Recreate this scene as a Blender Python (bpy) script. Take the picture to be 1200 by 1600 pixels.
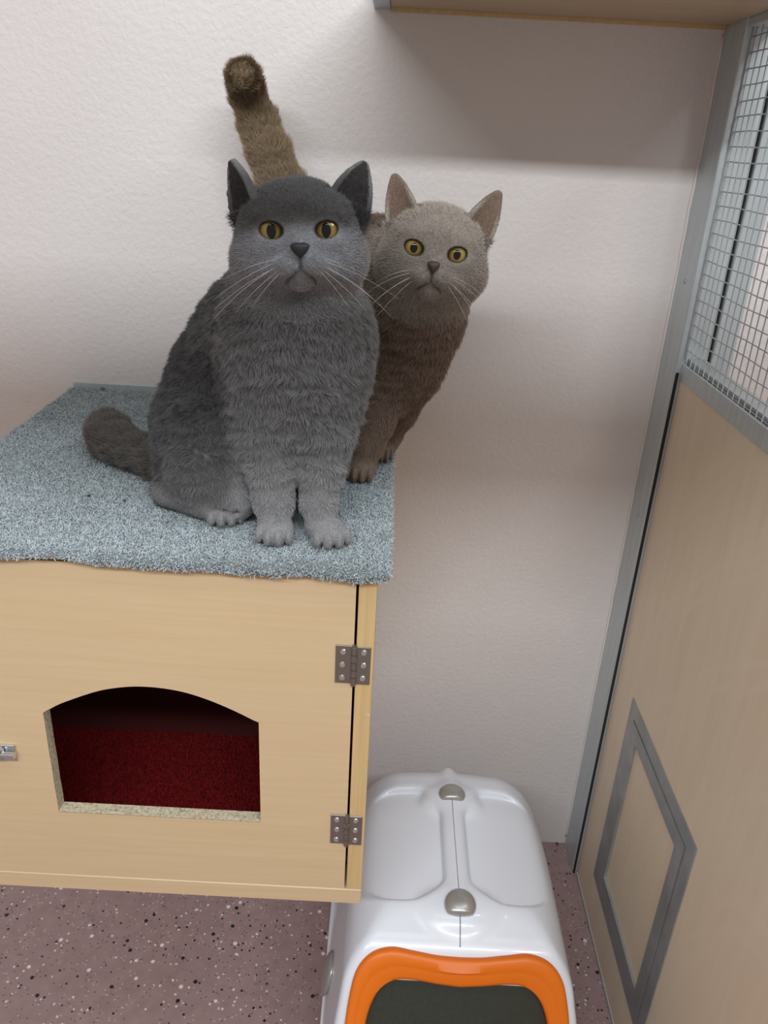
import bpy, math, random
import numpy as np
from mathutils import Matrix, Vector

for o in list(bpy.data.objects):
    bpy.data.objects.remove(o)
SC = bpy.context.scene
COL = SC.collection
random.seed(7)
RNG = np.random.default_rng(11)

# ------------------------------------------------------------------ camera
cam_d = bpy.data.cameras.new('camera')
cam = bpy.data.objects.new('camera', cam_d)
COL.objects.link(cam)
cam_d.sensor_fit = 'VERTICAL'
cam_d.sensor_height = 36.0
cam_d.lens = 1241.0 / 1600.0 * 36.0
cam_d.clip_start = 0.02
cr, cd, cf = (0.99856, 0.0205, 0.0495), (0.05354, -0.4173, -0.90719), (0.00206, 0.90854, -0.4178)
cam.matrix_world = Matrix(((cr[0], -cd[0], -cf[0], 0), (cr[1], -cd[1], -cf[1], 0), (cr[2], -cd[2], -cf[2], 1.3), (0, 0, 0, 1)))
SC.camera = cam

# ------------------------------------------------------------------ light
SC.view_settings.view_transform = 'Standard'
SC.view_settings.look = 'None'
SC.view_settings.gamma = 1.0
SC.view_settings.exposure = 0.0
SC.view_settings.use_curve_mapping = False
world = bpy.data.worlds.new('room')
SC.world = world
world.use_nodes = True
world.node_tree.nodes['Background'].inputs[0].default_value = (1.0, 0.90, 0.83, 1)
world.node_tree.nodes['Background'].inputs[1].default_value = 0.40

def tube_light(name, loc, sx, sy, power, target, color):
    d = bpy.data.lights.new(name, 'AREA')
    d.shape = 'RECTANGLE'
    d.size, d.size_y = sx, sy
    d.energy = power
    d.color = color
    o = bpy.data.objects.new(name, d)
    COL.objects.link(o)
    o.location = loc
    o.rotation_euler = (Vector(target) - Vector(loc)).to_track_quat('-Z', 'Y').to_euler()
    return o
tube_light('ceiling_and_fill_light', (0.05, -1.1, 2.48), 2.6, 0.14, 58, (0.05, 0.2, 0.0), (0.94, 0.985, 1.0))
tube_light('ceiling_and_fill_light', (0.2, 0.1, 2.6), 1.3, 0.5, 6, (0.2, 0.5, 0.0), (0.95, 0.98, 1.0))

tube_light('ceiling_and_fill_light', (1.05, 0.5, 2.45), 0.5, 0.1, 7, (1.05, 0.9, 1.2), (0.95, 0.98, 1.0))  # added lamp that brightens the neighbouring cage behind the mesh

# ------------------------------------------------------------------ helpers
def tag(o, label=None, cat=None, group=None, kind=None):
    if label: o['label'] = label
    if cat: o['category'] = cat
    if group: o['group'] = group
    if kind: o['kind'] = kind
    return o

def empty(name, loc, label, cat, group=None):
    o = bpy.data.objects.new(name, None)
    COL.objects.link(o)
    o.location = loc
    o.empty_display_size = 0.05
    return tag(o, label, cat, group)

def set_parent(o, parent):
    if parent is not None:
        o.parent = parent
        # parts are modelled in world coordinates; parents carry a pure translation
        off = Vector((0, 0, 0))
        p = parent
        while p is not None:
            off += p.location
            p = p.parent
        o.location = o.location - off

def link(name, me, mat=None, parent=None, smooth=False):
    o = bpy.data.objects.new(name, me)
    COL.objects.link(o)
    if mat is not None:
        me.materials.append(mat)
    if smooth:
        me.shade_smooth()
    set_parent(o, parent)
    return o

class MB:
    """collects shapes for ONE mesh"""
    def __init__(s):
        s.v, s.f = [], []
    def add(s, vs, fs):
        n = len(s.v)
        s.v += [tuple(map(float, v)) for v in vs]
        s.f += [tuple(i + n for i in f) for f in fs]
        return s
    def box(s, x0, x1, y0, y1, z0, z1, b=0.0):
        if b <= 0:
            vs = [(x, y, z) for x in (x0, x1) for y in (y0, y1) for z in (z0, z1)]
            return s.add(vs, [(0, 1, 3, 2), (4, 6, 7, 5), (0, 4, 5, 1), (2, 3, 7, 6), (0, 2, 6, 4), (1, 5, 7, 3)])
        # chamfered box: 24 vertices
        X, Y, Z = (x0, x1), (y0, y1), (z0, z1)
        vs, idx = [], {}
        for i in (0, 1):
            for j in (0, 1):
                for k in (0, 1):
                    sx, sy, sz = (b if i == 0 else -b), (b if j == 0 else -b), (b if k == 0 else -b)
                    for a, (dx, dy, dz) in enumerate(((0, sy, sz), (sx, 0, sz), (sx, sy, 0))):
                        idx[i, j, k, a] = len(vs)
                        vs.append((X[i] + dx, Y[j] + dy, Z[k] + dz))
        fs = []
        for i in (0, 1):
            fs.append(tuple(idx[i, j, k, 0] for j, k in ((0, 0), (1, 0), (1, 1), (0, 1))))
            fs.append(tuple(idx[j, i, k, 1] for j, k in ((0, 0), (1, 0), (1, 1), (0, 1))))
            fs.append(tuple(idx[j, k, i, 2] for j, k in ((0, 0), (1, 0), (1, 1), (0, 1))))
        for i in (0, 1):
            for j in (0, 1):
                fs.append((idx[i, j, 0, 0], idx[i, j, 1, 0], idx[i, j, 1, 1], idx[i, j, 0, 1]))
                fs.append((idx[i, 0, j, 0], idx[i, 1, j, 0], idx[i, 1, j, 2], idx[i, 0, j, 2]))
                fs.append((idx[0, i, j, 1], idx[1, i, j, 1], idx[1, i, j, 2], idx[0, i, j, 2]))
                for k in (0, 1):
                    fs.append((idx[i, j, k, 0], idx[i, j, k, 1], idx[i, j, k, 2]))
        return s.add(vs, fs)
    def cyl(s, a, b, r, n=12, r2=None, caps=True):
        a, b = Vector(a), Vector(b)
        r2 = r if r2 is None else r2
        w = (b - a).normalized()
        u = w.orthogonal().normalized()
        v = w.cross(u)
        vs = []
        for c, rr in ((a, r), (b, r2)):
            for i in range(n):
                t = 2 * math.pi * i / n
                vs.append(c + (u * math.cos(t) + v * math.sin(t)) * rr)
        fs = [(i, (i + 1) % n, n + (i + 1) % n, n + i) for i in range(n)]
        if caps:
            fs += [tuple(range(n)), tuple(range(n, 2 * n))]
        return s.add(vs, fs)
    def tube(s, pts, rad, n=6):
        pts = [Vector(p) for p in pts]
        vs, fs = [], []
        ref = None
        for i, p in enumerate(pts):
            d = (pts[min(i + 1, len(pts) - 1)] - pts[max(i - 1, 0)]).normalized()
            if ref is None:
                ref = d.orthogonal().normalized()
            u = (ref - d * ref.dot(d)).normalized()
            v = d.cross(u)
            r = rad(i / (len(pts) - 1)) if callable(rad) else rad
            for k in range(n):
                t = 2 * math.pi * k / n
                vs.append(p + (u * math.cos(t) + v * math.sin(t)) * r)
        for i in range(len(pts) - 1):
            for k in range(n):
                fs.append((i * n + k, i * n + (k + 1) % n, (i + 1) * n + (k + 1) % n, (i + 1) * n + k))
        fs += [tuple(range(n)), tuple(range(len(vs) - n, len(vs)))]
        return s.add(vs, fs)
    def ball(s, c, r, M=None, nu=24, nv=14, shape=None):
        vs, fs = [], []
        M = M or Matrix.Identity(3)
        for j in range(nv + 1):
            ph = math.pi * j / nv
            for i in range(nu):
                th = 2 * math.pi * i / nu
                p = Vector((math.sin(ph) * math.cos(th) * r[0], math.sin(ph) * math.sin(th) * r[1], math.cos(ph) * r[2]))
                if shape: p = shape(p)
                vs.append(Vector(c) + M @ p)
        for j in range(nv):
            for i in range(nu):
                fs.append((j * nu + i, j * nu + (i + 1) % nu, (j + 1) * nu + (i + 1) % nu, (j + 1) * nu + i))
        return s.add(vs, fs)
    def prism(s, outline, y0, y1, ax=1):
        n = len(outline)
        def pt(p, d):
            return (p[0], d, p[1]) if ax == 1 else (d, p[0], p[1])
        vs = [pt(p, y0) for p in outline] + [pt(p, y1) for p in outline]
        fs = [tuple(range(n)), tuple(range(n, 2 * n))] + [(i, (i + 1) % n, n + (i + 1) % n, n + i) for i in range(n)]
        return s.add(vs, fs)
    def build(s, name, mat, parent=None, smooth=False, angle=None, fix=True):
        me = bpy.data.meshes.new(name)
        me.from_pydata(s.v, [], s.f)
        if fix:
            import bmesh
            bm = bmesh.new(); bm.from_mesh(me)
            bmesh.ops.remove_doubles(bm, verts=bm.verts, dist=1e-6)
            bmesh.ops.recalc_face_normals(bm, faces=bm.faces)
            bm.to_mesh(me); bm.free()
        o = link(name, me, mat, parent)
        if smooth:
            me.shade_smooth()
            if angle:
                me.set_sharp_from_angle(angle=math.radians(angle))
        return o

# ------------------------------------------------------------------ materials
def srgb(r, g, b):
    def c(v):
        v /= 255.0
        return v / 12.92 if v <= 0.04045 else ((v + 0.055) / 1.055) ** 2.4
    return (c(r), c(g), c(b), 1)

def mat(name, color, rough=0.5, metal=0.0, **kw):
    m = bpy.data.materials.new(name)
    m.use_nodes = True
    b = m.node_tree.nodes['Principled BSDF']
    b.inputs['Base Color'].default_value = color
    b.inputs['Roughness'].default_value = rough
    b.inputs['Metallic'].default_value = metal
    for k, v in kw.items():
        b.inputs[k].default_value = v
    return m

class NT:
    def __init__(s, m):
        s.t = m.node_tree
        s.b = s.t.nodes['Principled BSDF']
    def n(s, typ, **kw):
        x = s.t.nodes.new(typ)
        for k, v in kw.items():
            if k in x.inputs: x.inputs[k].default_value = v
            else: setattr(x, k, v)
        return x
    def l(s, a, b):
        s.t.links.new(a, b)
    def coord(s, scale=(1, 1, 1), rot=(0, 0, 0)):
        tc = s.n('ShaderNodeTexCoord')
        mp = s.n('ShaderNodeMapping')
        mp.inputs['Scale'].default_value = scale
        mp.inputs['Rotation'].default_value = rot
        s.l(tc.outputs['Object'], mp.inputs['Vector'])
        return mp.outputs[0]
    def noise(s, vec, scale, detail=2, rough=0.5, dist=0.0):
        x = s.n('ShaderNodeTexNoise')
        x.inputs['Scale'].default_value = scale
        x.inputs['Detail'].default_value = detail
        x.inputs['Roughness'].default_value = rough
        x.inputs['Distortion'].default_value = dist
        s.l(vec, x.inputs['Vector'])
        return x.outputs['Fac']
    def ramp(s, fac, stops):
        r = s.n('ShaderNodeValToRGB')
        e = r.color_ramp.elements
        while len(e) < len(stops): e.new(0.5)
        for el, (p, c) in zip(e, stops):
            el.position = p; el.color = c
        s.l(fac, r.inputs[0])
        return r.outputs[0]
    def mix(s, fac, a, b, mode='MIX'):
        x = s.n('ShaderNodeMix', data_type='RGBA', blend_type=mode)
        for sock, v in ((x.inputs[0], fac), (x.inputs[6], a), (x.inputs[7], b)):
            if hasattr(v, 'node'): s.l(v, sock)
            else: sock.default_value = v
        return x.outputs[2]
    def bump(s, h, strength=0.3, dist=0.001):
        x = s.n('ShaderNodeBump')
        x.inputs['Strength'].default_value = strength
        x.inputs['Distance'].default_value = dist
        s.l(h, x.inputs['Height'])
        s.l(x.outputs[0], s.b.inputs['Normal'])
    def base(s, c):
        s.l(c, s.b.inputs['Base Color'])

def g(v):
    return (v, v, v, 1)

# painted plaster wall
m_wall = mat('painted_plaster', srgb(222, 216, 214), 0.55)
t = NT(m_wall)
v = t.coord()
n1 = t.noise(v, 130, 5, 0.6)
n2 = t.noise(v, 3, 2)
t.base(t.ramp(n2, [(0.35, srgb(219, 213, 212)), (0.7, srgb(226, 220, 219))]))
t.bump(n1, 0.55, 0.0025)

# speckled vinyl floor
m_floor = mat('speckled_vinyl', srgb(150, 124, 126), 0.45)
t = NT(m_floor)
v = t.coord()
n0 = t.noise(v, 40, 3)
col = t.ramp(n0, [(0.3, srgb(146, 123, 123)), (0.7, srgb(158, 134, 134))])
for scale, thr, dark, light in ((150, 0.07, 45, 215), (260, 0.09, 85, 190), (95, 0.028, 35, 230)):
    vo = t.n('ShaderNodeTexVoronoi')
    vo.inputs['Scale'].default_value = scale
    t.l(v, vo.inputs['Vector'])
    sep = t.n('ShaderNodeSeparateColor')
    t.l(vo.outputs['Color'], sep.inputs[0])
    near = t.n('ShaderNodeMath', operation='LESS_THAN'); near.inputs[1].default_value = 0.34
    t.l(vo.outputs['Distance'], near.inputs[0])
    for ch, shade in ((0, dark), (1, light)):
        lt = t.n('ShaderNodeMath', operation='LESS_THAN'); lt.inputs[1].default_value = thr
        t.l(sep.outputs[ch], lt.inputs[0])
        mu = t.n('ShaderNodeMath', operation='MULTIPLY')
        t.l(lt.outputs[0], mu.inputs[0]); t.l(near.outputs[0], mu.inputs[1])
        col = t.mix(mu.outputs[0], col, srgb(shade, shade * 0.93, shade * 0.93))
t.base(col)

def laminate(name, c0, c1, grain_axis, rough=0.4, fig=0.0, scale=1.0):
    """beech foil: long thin grain running along grain_axis"""
    m = mat(name, c0, rough)
    t = NT(m)
    sc = [90 * scale] * 3
    sc['xyz'.index(grain_axis)] = 3.0
    v = t.coord(tuple(sc))
    f = t.noise(v, 1.6, 4, 0.62, 0.6)
    col = t.ramp(f, [(0.32, c0), (0.68, c1)])
    if fig:
        v2 = t.coord((1, 1, 1))
        w = t.n('ShaderNodeTexWave', wave_type='RINGS', rings_direction='X')
        w.inputs['Scale'].default_value = 2.2
        w.inputs['Distortion'].default_value = 6
        w.inputs['Detail'].default_value = 2
        w.inputs['Detail Scale'].default_value = 1.2
        t.l(v2, w.inputs['Vector'])
        r = t.ramp(w.outputs['Fac'], [(0.80, g(0)), (0.93, g(fig)), (1.0, g(0))])
        col = t.mix(r, col, c1)
    t.base(col)
    return m
m_door_wood = laminate('beech_laminate_horizontal', srgb(207, 181, 143), srgb(213, 188, 152), 'x')
m_side_wood = laminate('beech_laminate_vertical', srgb(198, 168, 118), srgb(212, 184, 136), 'z')
m_shelf_wood = laminate('shelf_laminate', srgb(184, 160, 128), srgb(195, 172, 142), 'x')
m_panel = laminate('partition_laminate', srgb(220, 203, 179), srgb(227, 211, 189), 'z', 0.38, fig=0.6, scale=0.25)

m_chip = mat('raw_chipboard', srgb(190, 178, 150), 0.9)
t = NT(m_chip); v = t.coord()
t.base(t.ramp(t.noise(v, 260, 3, 0.7), [(0.3, srgb(140, 120, 88)), (0.5, srgb(196, 184, 158)), (0.75, srgb(222, 214, 196))]))
t.bump(t.noise(v, 200, 3), 0.6, 0.001)

m_alu = mat('satin_aluminium', srgb(176, 186, 190), 0.42, 0.4)
t = NT(m_alu); v = t.coord((30, 30, 2))
t.base(t.ramp(t.noise(v, 4, 3), [(0.3, srgb(184, 193, 197)), (0.7, srgb(198, 207, 211))]))
m_alu_dark = mat('dull_aluminium_angle', srgb(150, 153, 154), 0.45, 0.7)
t = NT(m_alu_dark); v = t.coord((5, 5, 5))
t.base(t.ramp(t.noise(v, 4, 4), [(0.3, srgb(158, 162, 164)), (0.7, srgb(180, 184, 186))]))
m_wire = mat('galvanised_wire', srgb(176, 182, 184), 0.4, 0.4)
m_gap = mat('dark_rubber_gasket', srgb(38, 34, 32), 0.8)
m_steel = mat('hinge_steel', srgb(140, 132, 126), 0.38, 0.8)
m_zinc = mat('zinc_screw', srgb(205, 208, 208), 0.28, 0.9)
m_chrome = mat('chrome_bolt', srgb(215, 220, 222), 0.15, 1.0)
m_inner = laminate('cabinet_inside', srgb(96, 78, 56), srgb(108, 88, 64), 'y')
m_red = mat('dark_red_carpet_backing', srgb(70, 8, 10), 0.95)
m_sealant = mat('white_sealant', srgb(225, 218, 214), 0.6)

m_white = mat('glossy_white_plastic', srgb(219, 224, 235), 0.30)
m_white.node_tree.nodes['Principled BSDF'].inputs['Coat Weight'].default_value = 0.25
m_orange = mat('orange_plastic', srgb(222, 110, 4), 0.45)
m_silver = mat('silver_painted_plastic', srgb(168, 168, 166), 0.3, 0.55)
m_litter = mat('grey_clay_litter', srgb(128, 128, 122), 0.95)
m_smoke = mat('smoked_clear_plastic', srgb(70, 74, 68), 0.22)
m_smoke.node_tree.nodes['Principled BSDF'].inputs['Alpha'].default_value = 0.72
t = NT(m_smoke); v = t.coord()
t.base(t.ramp(t.noise(v, 260, 4, 0.7), [(0.45, srgb(58, 61, 54)), (0.9, srgb(74, 77, 70))]))

# ------------------------------------------------------------------ setting
WY = 1.2254            # the back wall
XP = 0.4263            # inner face of the right-hand partition
def plane_box(name, dims, m):
    o = MB().box(*dims).build(name, m)
    return tag(o, kind='structure')
plane_box('floor', (-2.2, 2.2, -2.0, WY, -0.05, 0.0), m_floor)
plane_box('wall_back', (-2.2, 2.2, WY, WY + 0.1, -0.05, 2.7), m_wall)

# unseen rail added above and behind the viewer to shade a band of the wall
plane_box('shade_rail_1', (-2.0, 2.0, -0.235, -0.195, 1.815, 1.915), m_alu)

# ------------------------------------------------------------------ partition on the right
pt = empty('cage_partition', (XP, 0.6, 0.0),
           'tall wire mesh and beech board cage partition standing along the right side of the wall', 'partition')
MB().box(0.417, 0.455, 1.151, WY - 0.0005, 0.0, 1.62, 0.001).build('post', m_alu, pt)
MB().box(0.4185, 0.4230, 1.1497, 1.151, 0.0, 1.02).build('gasket', m_gap, pt)
sb = MB()
pts = [(0.4168 - 0.0004 + 0.0004 * math.sin(i * 1.7) + 0.0005 * math.sin(i * 0.43), WY - 0.0015, 0.02 + i * 0.0145) for i in range(100)]
sb.tube(pts, 0.0022, 6)
sb.build('sealant_bead', m_sealant, pt, smooth=True)
MB().box(XP - 0.0015, XP + 0.026, -0.4, 1.151, 1.0095, 1.0345, 0.0008).build('middle_rail', m_alu, pt)
MB().box(XP + 0.004, XP + 0.030, -0.4, 1.151, 1.0345, 1.042, 0.0005).build('mesh_channel', m_alu_dark, pt)
MB().box(XP - 0.008, XP + 0.026, -0.4, 1.151, 1.456, 1.49, 0.0008).build('top_rail', m_alu, pt)
MB().box(XP - 0.001, XP + 0.002, 1.1492, 1.151, 1.042, 1.456).build('mesh_edge_strip', m_alu_dark, pt)

# board with its cat flap cut out
fy0, fy1, fz0, fz1 = 0.752, 1.060, 0.101, 0.5035
bd = MB()
bd.box(XP, XP + 0.014, -0.4, fy0 + 0.01, 0.004, 1.0095)
bd.box(XP, XP + 0.014, fy1 - 0.01, 1.1475, 0.004, 1.0095)
bd.box(XP, XP + 0.014, fy0 + 0.01, fy1 - 0.01, 0.004, fz0 + 0.01)
bd.box(XP, XP + 0.014, fy0 + 0.01, fy1 - 0.01, fz1 - 0.01, 1.0095)
bd.build('board', m_panel, pt, fix=False)
MB().box(XP - 0.0015, XP + 0.001, -0.4, 1.1475, 0.004, 0.0065).build('bottom_edge_strip', m_alu, pt)

def rect_frame(y0, y1, z0, z1, w, x0, x1):
    """mitred frame of four bars, as one mesh"""
    b = MB()
    o = [(y0, z0), (y1, z0), (y1, z1), (y0, z1)]
    i = [(y0 + w, z0 + w), (y1 - w, z0 + w), (y1 - w, z1 - w), (y0 + w, z1 - w)]
    for k in range(4):
        k2 = (k + 1) % 4
        q = [o[k], o[k2], i[k2], i[k]]
        b.prism(q, x0, x1, ax=0)
    return b
rect_frame(fy0, fy1, fz0, fz1, 0.0245, XP - 0.002, XP + 0.014).build('flap_surround', m_alu_dark, pt, fix=False)
fl = rect_frame(fy0 + 0.0265, fy1 - 0.0265, fz0 + 0.0265, fz1 - 0.0265, 0.0255, XP - 0.0035, XP + 0.013).build('flap_door_frame', m_alu_dark, pt, fix=False)
MB().box(XP + 0.001, XP + 0.009, fy0 + 0.05, fy1 - 0.05, fz0 + 0.05, fz1 - 0.05).build('flap_board', m_panel, fl)
MB().box(XP + 0.004, XP + 0.010, fy0 + 0.02, fy1 - 0.02, fz0 + 0.02, fz1 - 0.02).build('flap_backing', m_gap, pt)

# welded wire mesh: the sheet is one part
wm = MB()
RW = 0.00085
MX = XP + 0.0025
pitch_z, pitch_y = 0.0178, 0.0178
z = 1.0365
k = 0
while z < 1.456:
    wm.tube([(MX, y, z + 0.0006 * math.sin(y * 37 + k)) for y in np.linspace(0.55, 1.150, 14)], RW, 5)
    z += pitch_z; k += 1
y = 1.143
k = 0
while y > 0.55:
    wm.tube([(MX - 0.0013, y + 0.0006 * math.sin(zz * 41 + k), zz) for zz in np.linspace(1.0345, 1.458, 10)], RW, 5)
    y -= pitch_y; k += 1
wm.build('wire_mesh', m_wire, pt, smooth=True, fix=False)
def screw(c, axis, r, parent, m=None, name='screw'):
    c = Vector(c); a = Vector(axis)
    b = MB()
    b.cyl(c, c + a * r * 0.35, r, 14, r * 0.8)
    b.cyl(c + a * r * 0.35, c + a * r * 0.5, r * 0.8, 14, r * 0.35)
    o = b.build(name, m or m_zinc, parent, smooth=True, angle=40)
    return o
for yy, zz in ((1.186, 1.145), (1.182, 0.776), (1.196, 0.075)):
    screw((0.417, yy, zz), (-1, 0, 0), 0.0038, pt, m_alu_dark)

# the neighbouring cage's posts, seen through the mesh, fixed to the same wall
for i, (x0, x1, lab) in enumerate(((0.4585, 0.4755, 'narrow aluminium wall post seen through the wire mesh, nearest the partition'),
                                   (0.4815, 0.5135, 'wider aluminium wall post behind the wire mesh, right of the dark gap'))):
    o = MB().box(x0, x1, 1.190, WY - 0.0003, 0.0, 1.62, 0.001).build('aluminium_post', m_alu)
    tag(o, lab, 'post')
o = MB().box(0.4755, 0.4815, 1.197, WY - 0.0003, 0.0, 1.62).build('door_seal', m_gap)
tag(o, 'dark seal strip in the gap between the two aluminium posts behind the mesh', 'seal')

# ------------------------------------------------------------------ shelf at the top
sh = empty('wall_shelf', (0.19, 1.05, 1.465), 'beech laminate shelf on the wall at the very top, seen from below', 'shelf')
MB().box(-0.024, 0.4165, 0.868, WY - 0.004, 1.4655, 1.4835, 0.0006).build('board', m_shelf_wood, sh)
MB().box(-0.0465, -0.0245, 0.868, WY - 0.0005, 1.4640, 1.4850, 0.001).build('edge_strip', m_alu, sh)
MB().box(-0.024, 0.4165, WY - 0.004, WY - 0.0003, 1.4610, 1.4835, 0.0005).build('wall_strip', m_side_wood, sh)

# ------------------------------------------------------------------ cabinet
CY = 0.6942
CX0, CX1 = -0.5050, -0.0010
cb = empty('cat_den_cabinet', (-0.2525, 0.96, 0.442), 'beech laminate cat den cabinet hung on the wall with an arched cat entrance', 'cabinet')
MB().box(CX1 - 0.0185, CX1, CY, WY - 0.0005, 0.4672, 0.9085, 0.0007).build('side_panel', m_side_wood, cb)
MB().box(CX0, CX0 + 0.0185, CY, WY - 0.0005, 0.4672, 0.9085, 0.0007).build('side_panel', m_side_wood, cb)
MB().box(CX0, CX1, CY, WY - 0.0005, 0.4425, 0.4668, 0.0009).build('bottom_panel', m_door_wood, cb)
MB().box(CX0, CX1, CY, WY - 0.0005, 0.9090, 0.9165, 0.0006).build('top_panel', m_door_wood, cb)
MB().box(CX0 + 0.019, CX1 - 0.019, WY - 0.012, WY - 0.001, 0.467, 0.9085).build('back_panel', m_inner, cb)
MB().box(CX0 + 0.019, CX1 - 0.019, 0.948, 0.960, 0.467, 0.9085).build('den_shade_panel', m_red, cb)  # dark sheet added in place of the shade deep inside the den
# a chip of foil missing on the right edge
MB().prism([(-0.0085, 0.7375), (-0.0015, 0.7375), (-0.0012, 0.7340), (-0.0040, 0.7345)], CY - 0.0003, CY + 0.002).build('foil_chip', m_chip, cb)

# door with the arched opening
dx0, dx1, dz0, dz1 = CX0 + 0.0195, -0.0222, 0.4674, 0.9070
ox0, ox1, oz0 = -0.3615, -0.1235, 0.5700
arch = []
AP = [(-0.3615, 0.7150), (-0.3560, 0.7195), (-0.335, 0.7320), (-0.310, 0.7440), (-0.285, 0.7525), (-0.258, 0.7575), (-0.232, 0.7580),
      (-0.205, 0.7540), (-0.178, 0.7450), (-0.150, 0.7320), (-0.1235, 0.7175)]
DT = 0.016
front, n_arch = [], 41
def cat(P, u):
    i = min(int(u), len(P) - 2); w = u - i
    p0, p1, p2, p3 = P[max(i - 1, 0)], P[i], P[i + 1], P[min(i + 2, len(P) - 1)]
    return tuple(0.5 * (2 * b + (c - a) * w + (2 * a - 5 * b + 4 * c - d) * w * w + (3 * b - a - 3 * c + d) * w ** 3) for a, b, c, d in zip(p0, p1, p2, p3))
arch = [cat(AP, (len(AP) - 1) * i / (n_arch - 1)) for i in range(n_arch)]
arch = [(x, z + 0.0003 * math.sin(x * 900)) for x, z in arch]
hole = [(ox1 + (ox0 - ox1) * k / 12, oz0) for k in range(1, 12)] + [(ox0, oz0)] + [(ox0 + 0.0002 * math.sin(k * 2.1), oz0 + (0.715 - oz0) * k / 8) for k in range(1, 8)] + arch + [(ox1, oz0 + (0.7175 - oz0) * (1 - k / 8)) for k in range(1, 9)]
# faces of the door around the hole, front and back
db = MB()
nh = len(hole)
for yy in (CY + 0.0005, CY + 0.0005 + DT):
    vs = [(x, yy, z) for x, z in hole]
    outer = []
    for x, z in hole:
        # project from the hole's centre onto the door's rectangle
        cx, cz = -0.2425, 0.64
        dx, dz = x - cx, z - cz
        sx = ((dx1 if dx > 0 else dx0) - cx) / dx if abs(dx) > 1e-9 else 1e9
        sz = ((dz1 if dz > 0 else dz0) - cz) / dz if abs(dz) > 1e-9 else 1e9
        s_ = min(sx, sz)
        outer.append((cx + dx * s_, yy, cz + dz * s_))
    fs = []
    corners = [(dx0, dz0), (dx0, dz1), (dx1, dz1), (dx1, dz0)]
    allv = vs + outer + [(c[0], yy, c[1]) for c in corners]
    for i in range(nh):
        j = (i + 1) % nh
        a, b_ = outer[i], outer[j]
        quad = [i, j, nh + j]
        ci = None
        for q, (kx, kz) in enumerate(corners):
            on_a = (abs(a[0] - kx) < 1e-7 or abs(a[2] - kz) < 1e-7)
            on_b = (abs(b_[0] - kx) < 1e-7 or abs(b_[2] - kz) < 1e-7)
            same = (abs(a[0] - b_[0]) < 1e-7 and abs(a[0] - kx) < 1e-7) or (abs(a[2] - b_[2]) < 1e-7 and abs(a[2] - kz) < 1e-7)
            if on_a and on_b and not same: ci = q
        if ci is not None: quad.append(2 * nh + ci)
        quad.append(nh + i)
        fs.append(tuple(quad))
    db.add(allv, fs)
ya, yb = CY + 0.0005, CY + 0.0005 + DT
for a, b_ in (((dx0, dz0), (dx1, dz0)), ((dx1, dz0), (dx1, dz1)), ((dx1, dz1), (dx0, dz1)), ((dx0, dz1), (dx0, dz0))):
    db.add([(a[0], ya, a[1]), (b_[0], ya, b_[1]), (b_[0], yb, b_[1]), (a[0], yb, a[1])], [(0, 1, 2, 3)])
door = db.build('door', m_door_wood, cb, fix=False)
# raw cut edge round the opening
eb = MB()
for i in range(nh):
    a, b_ = hole[i], hole[(i + 1) % nh]
    e = 0.0
    eb.add([(a[0], ya + 0.0004, a[1]), (b_[0], ya + 0.0004, b_[1]), (b_[0], yb, b_[1]), (a[0], yb, a[1])], [(0, 1, 2, 3)])
ce = eb.build('cut_edge', m_chip, door, fix=False)

def hinge(xc, zc, h, wl, wr, parent):
    """butt hinge: two leaves and a knuckle; screws are sub-parts"""
    y = CY
    b = MB()
    b.box(xc - wl, xc - 0.002, y - 0.0014, y + 0.0003, zc - h / 2, zc + h / 2, 0.0003)
    b.box(xc + 0.002, xc + wr, y - 0.0014, y - 0.0001, zc - h / 2 - 0.001, zc + h / 2 - 0.001, 0.0003)
    n = 5
    for i in range(n):
        z0 = zc - h / 2 + h * i / n
        b.cyl((xc, y - 0.0022, z0 + 0.0004), (xc, y - 0.0022, z0 + h / n - 0.0004), 0.0032, 14)
    b.cyl((xc, y - 0.0022, zc - h / 2 - 0.0022), (xc, y - 0.0022, zc + h / 2 + 0.0016), 0.0022, 12)
    o = b.build('hinge', m_steel, parent, smooth=True, angle=35)
    for sx in (-(wl * 0.60), wr * 0.58):
        for kz in (-0.35, 0.0, 0.34):
            screw((xc + sx + random.uniform(-.0004, .0004), y - 0.0013, zc + kz * h), (0, -1, 0), 0.0037, o)
            s2 = MB()
    return o
h1 = hinge(-0.0215, 0.8020, 0.0475, 0.0195, 0.0175, cb)
h2 = hinge(-0.0220, 0.5670, 0.0450, 0.0190, 0.0180, cb)
# barrel bolt at the left of the door
bl = MB()
bl.box(-0.47, -0.3985, CY - 0.0025, CY + 0.0008, 0.6465, 0.6690, 0.0005)
bl.build('bolt_plate', m_chrome, door)
for q0, q1 in ((-0.423, -0.4105), (-0.456, -0.448)):
    MB().box(q0, q1, CY - 0.0095, CY - 0.002, 0.6505, 0.6680, 0.002).build('bolt_keeper', m_chrome, door, smooth=True, angle=30)
MB().cyl((-0.465, CY - 0.0062, 0.6590), (-0.3975, CY - 0.0062, 0.6590), 0.0040, 16).build('bolt', m_chrome, door, smooth=True, angle=40)

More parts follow.
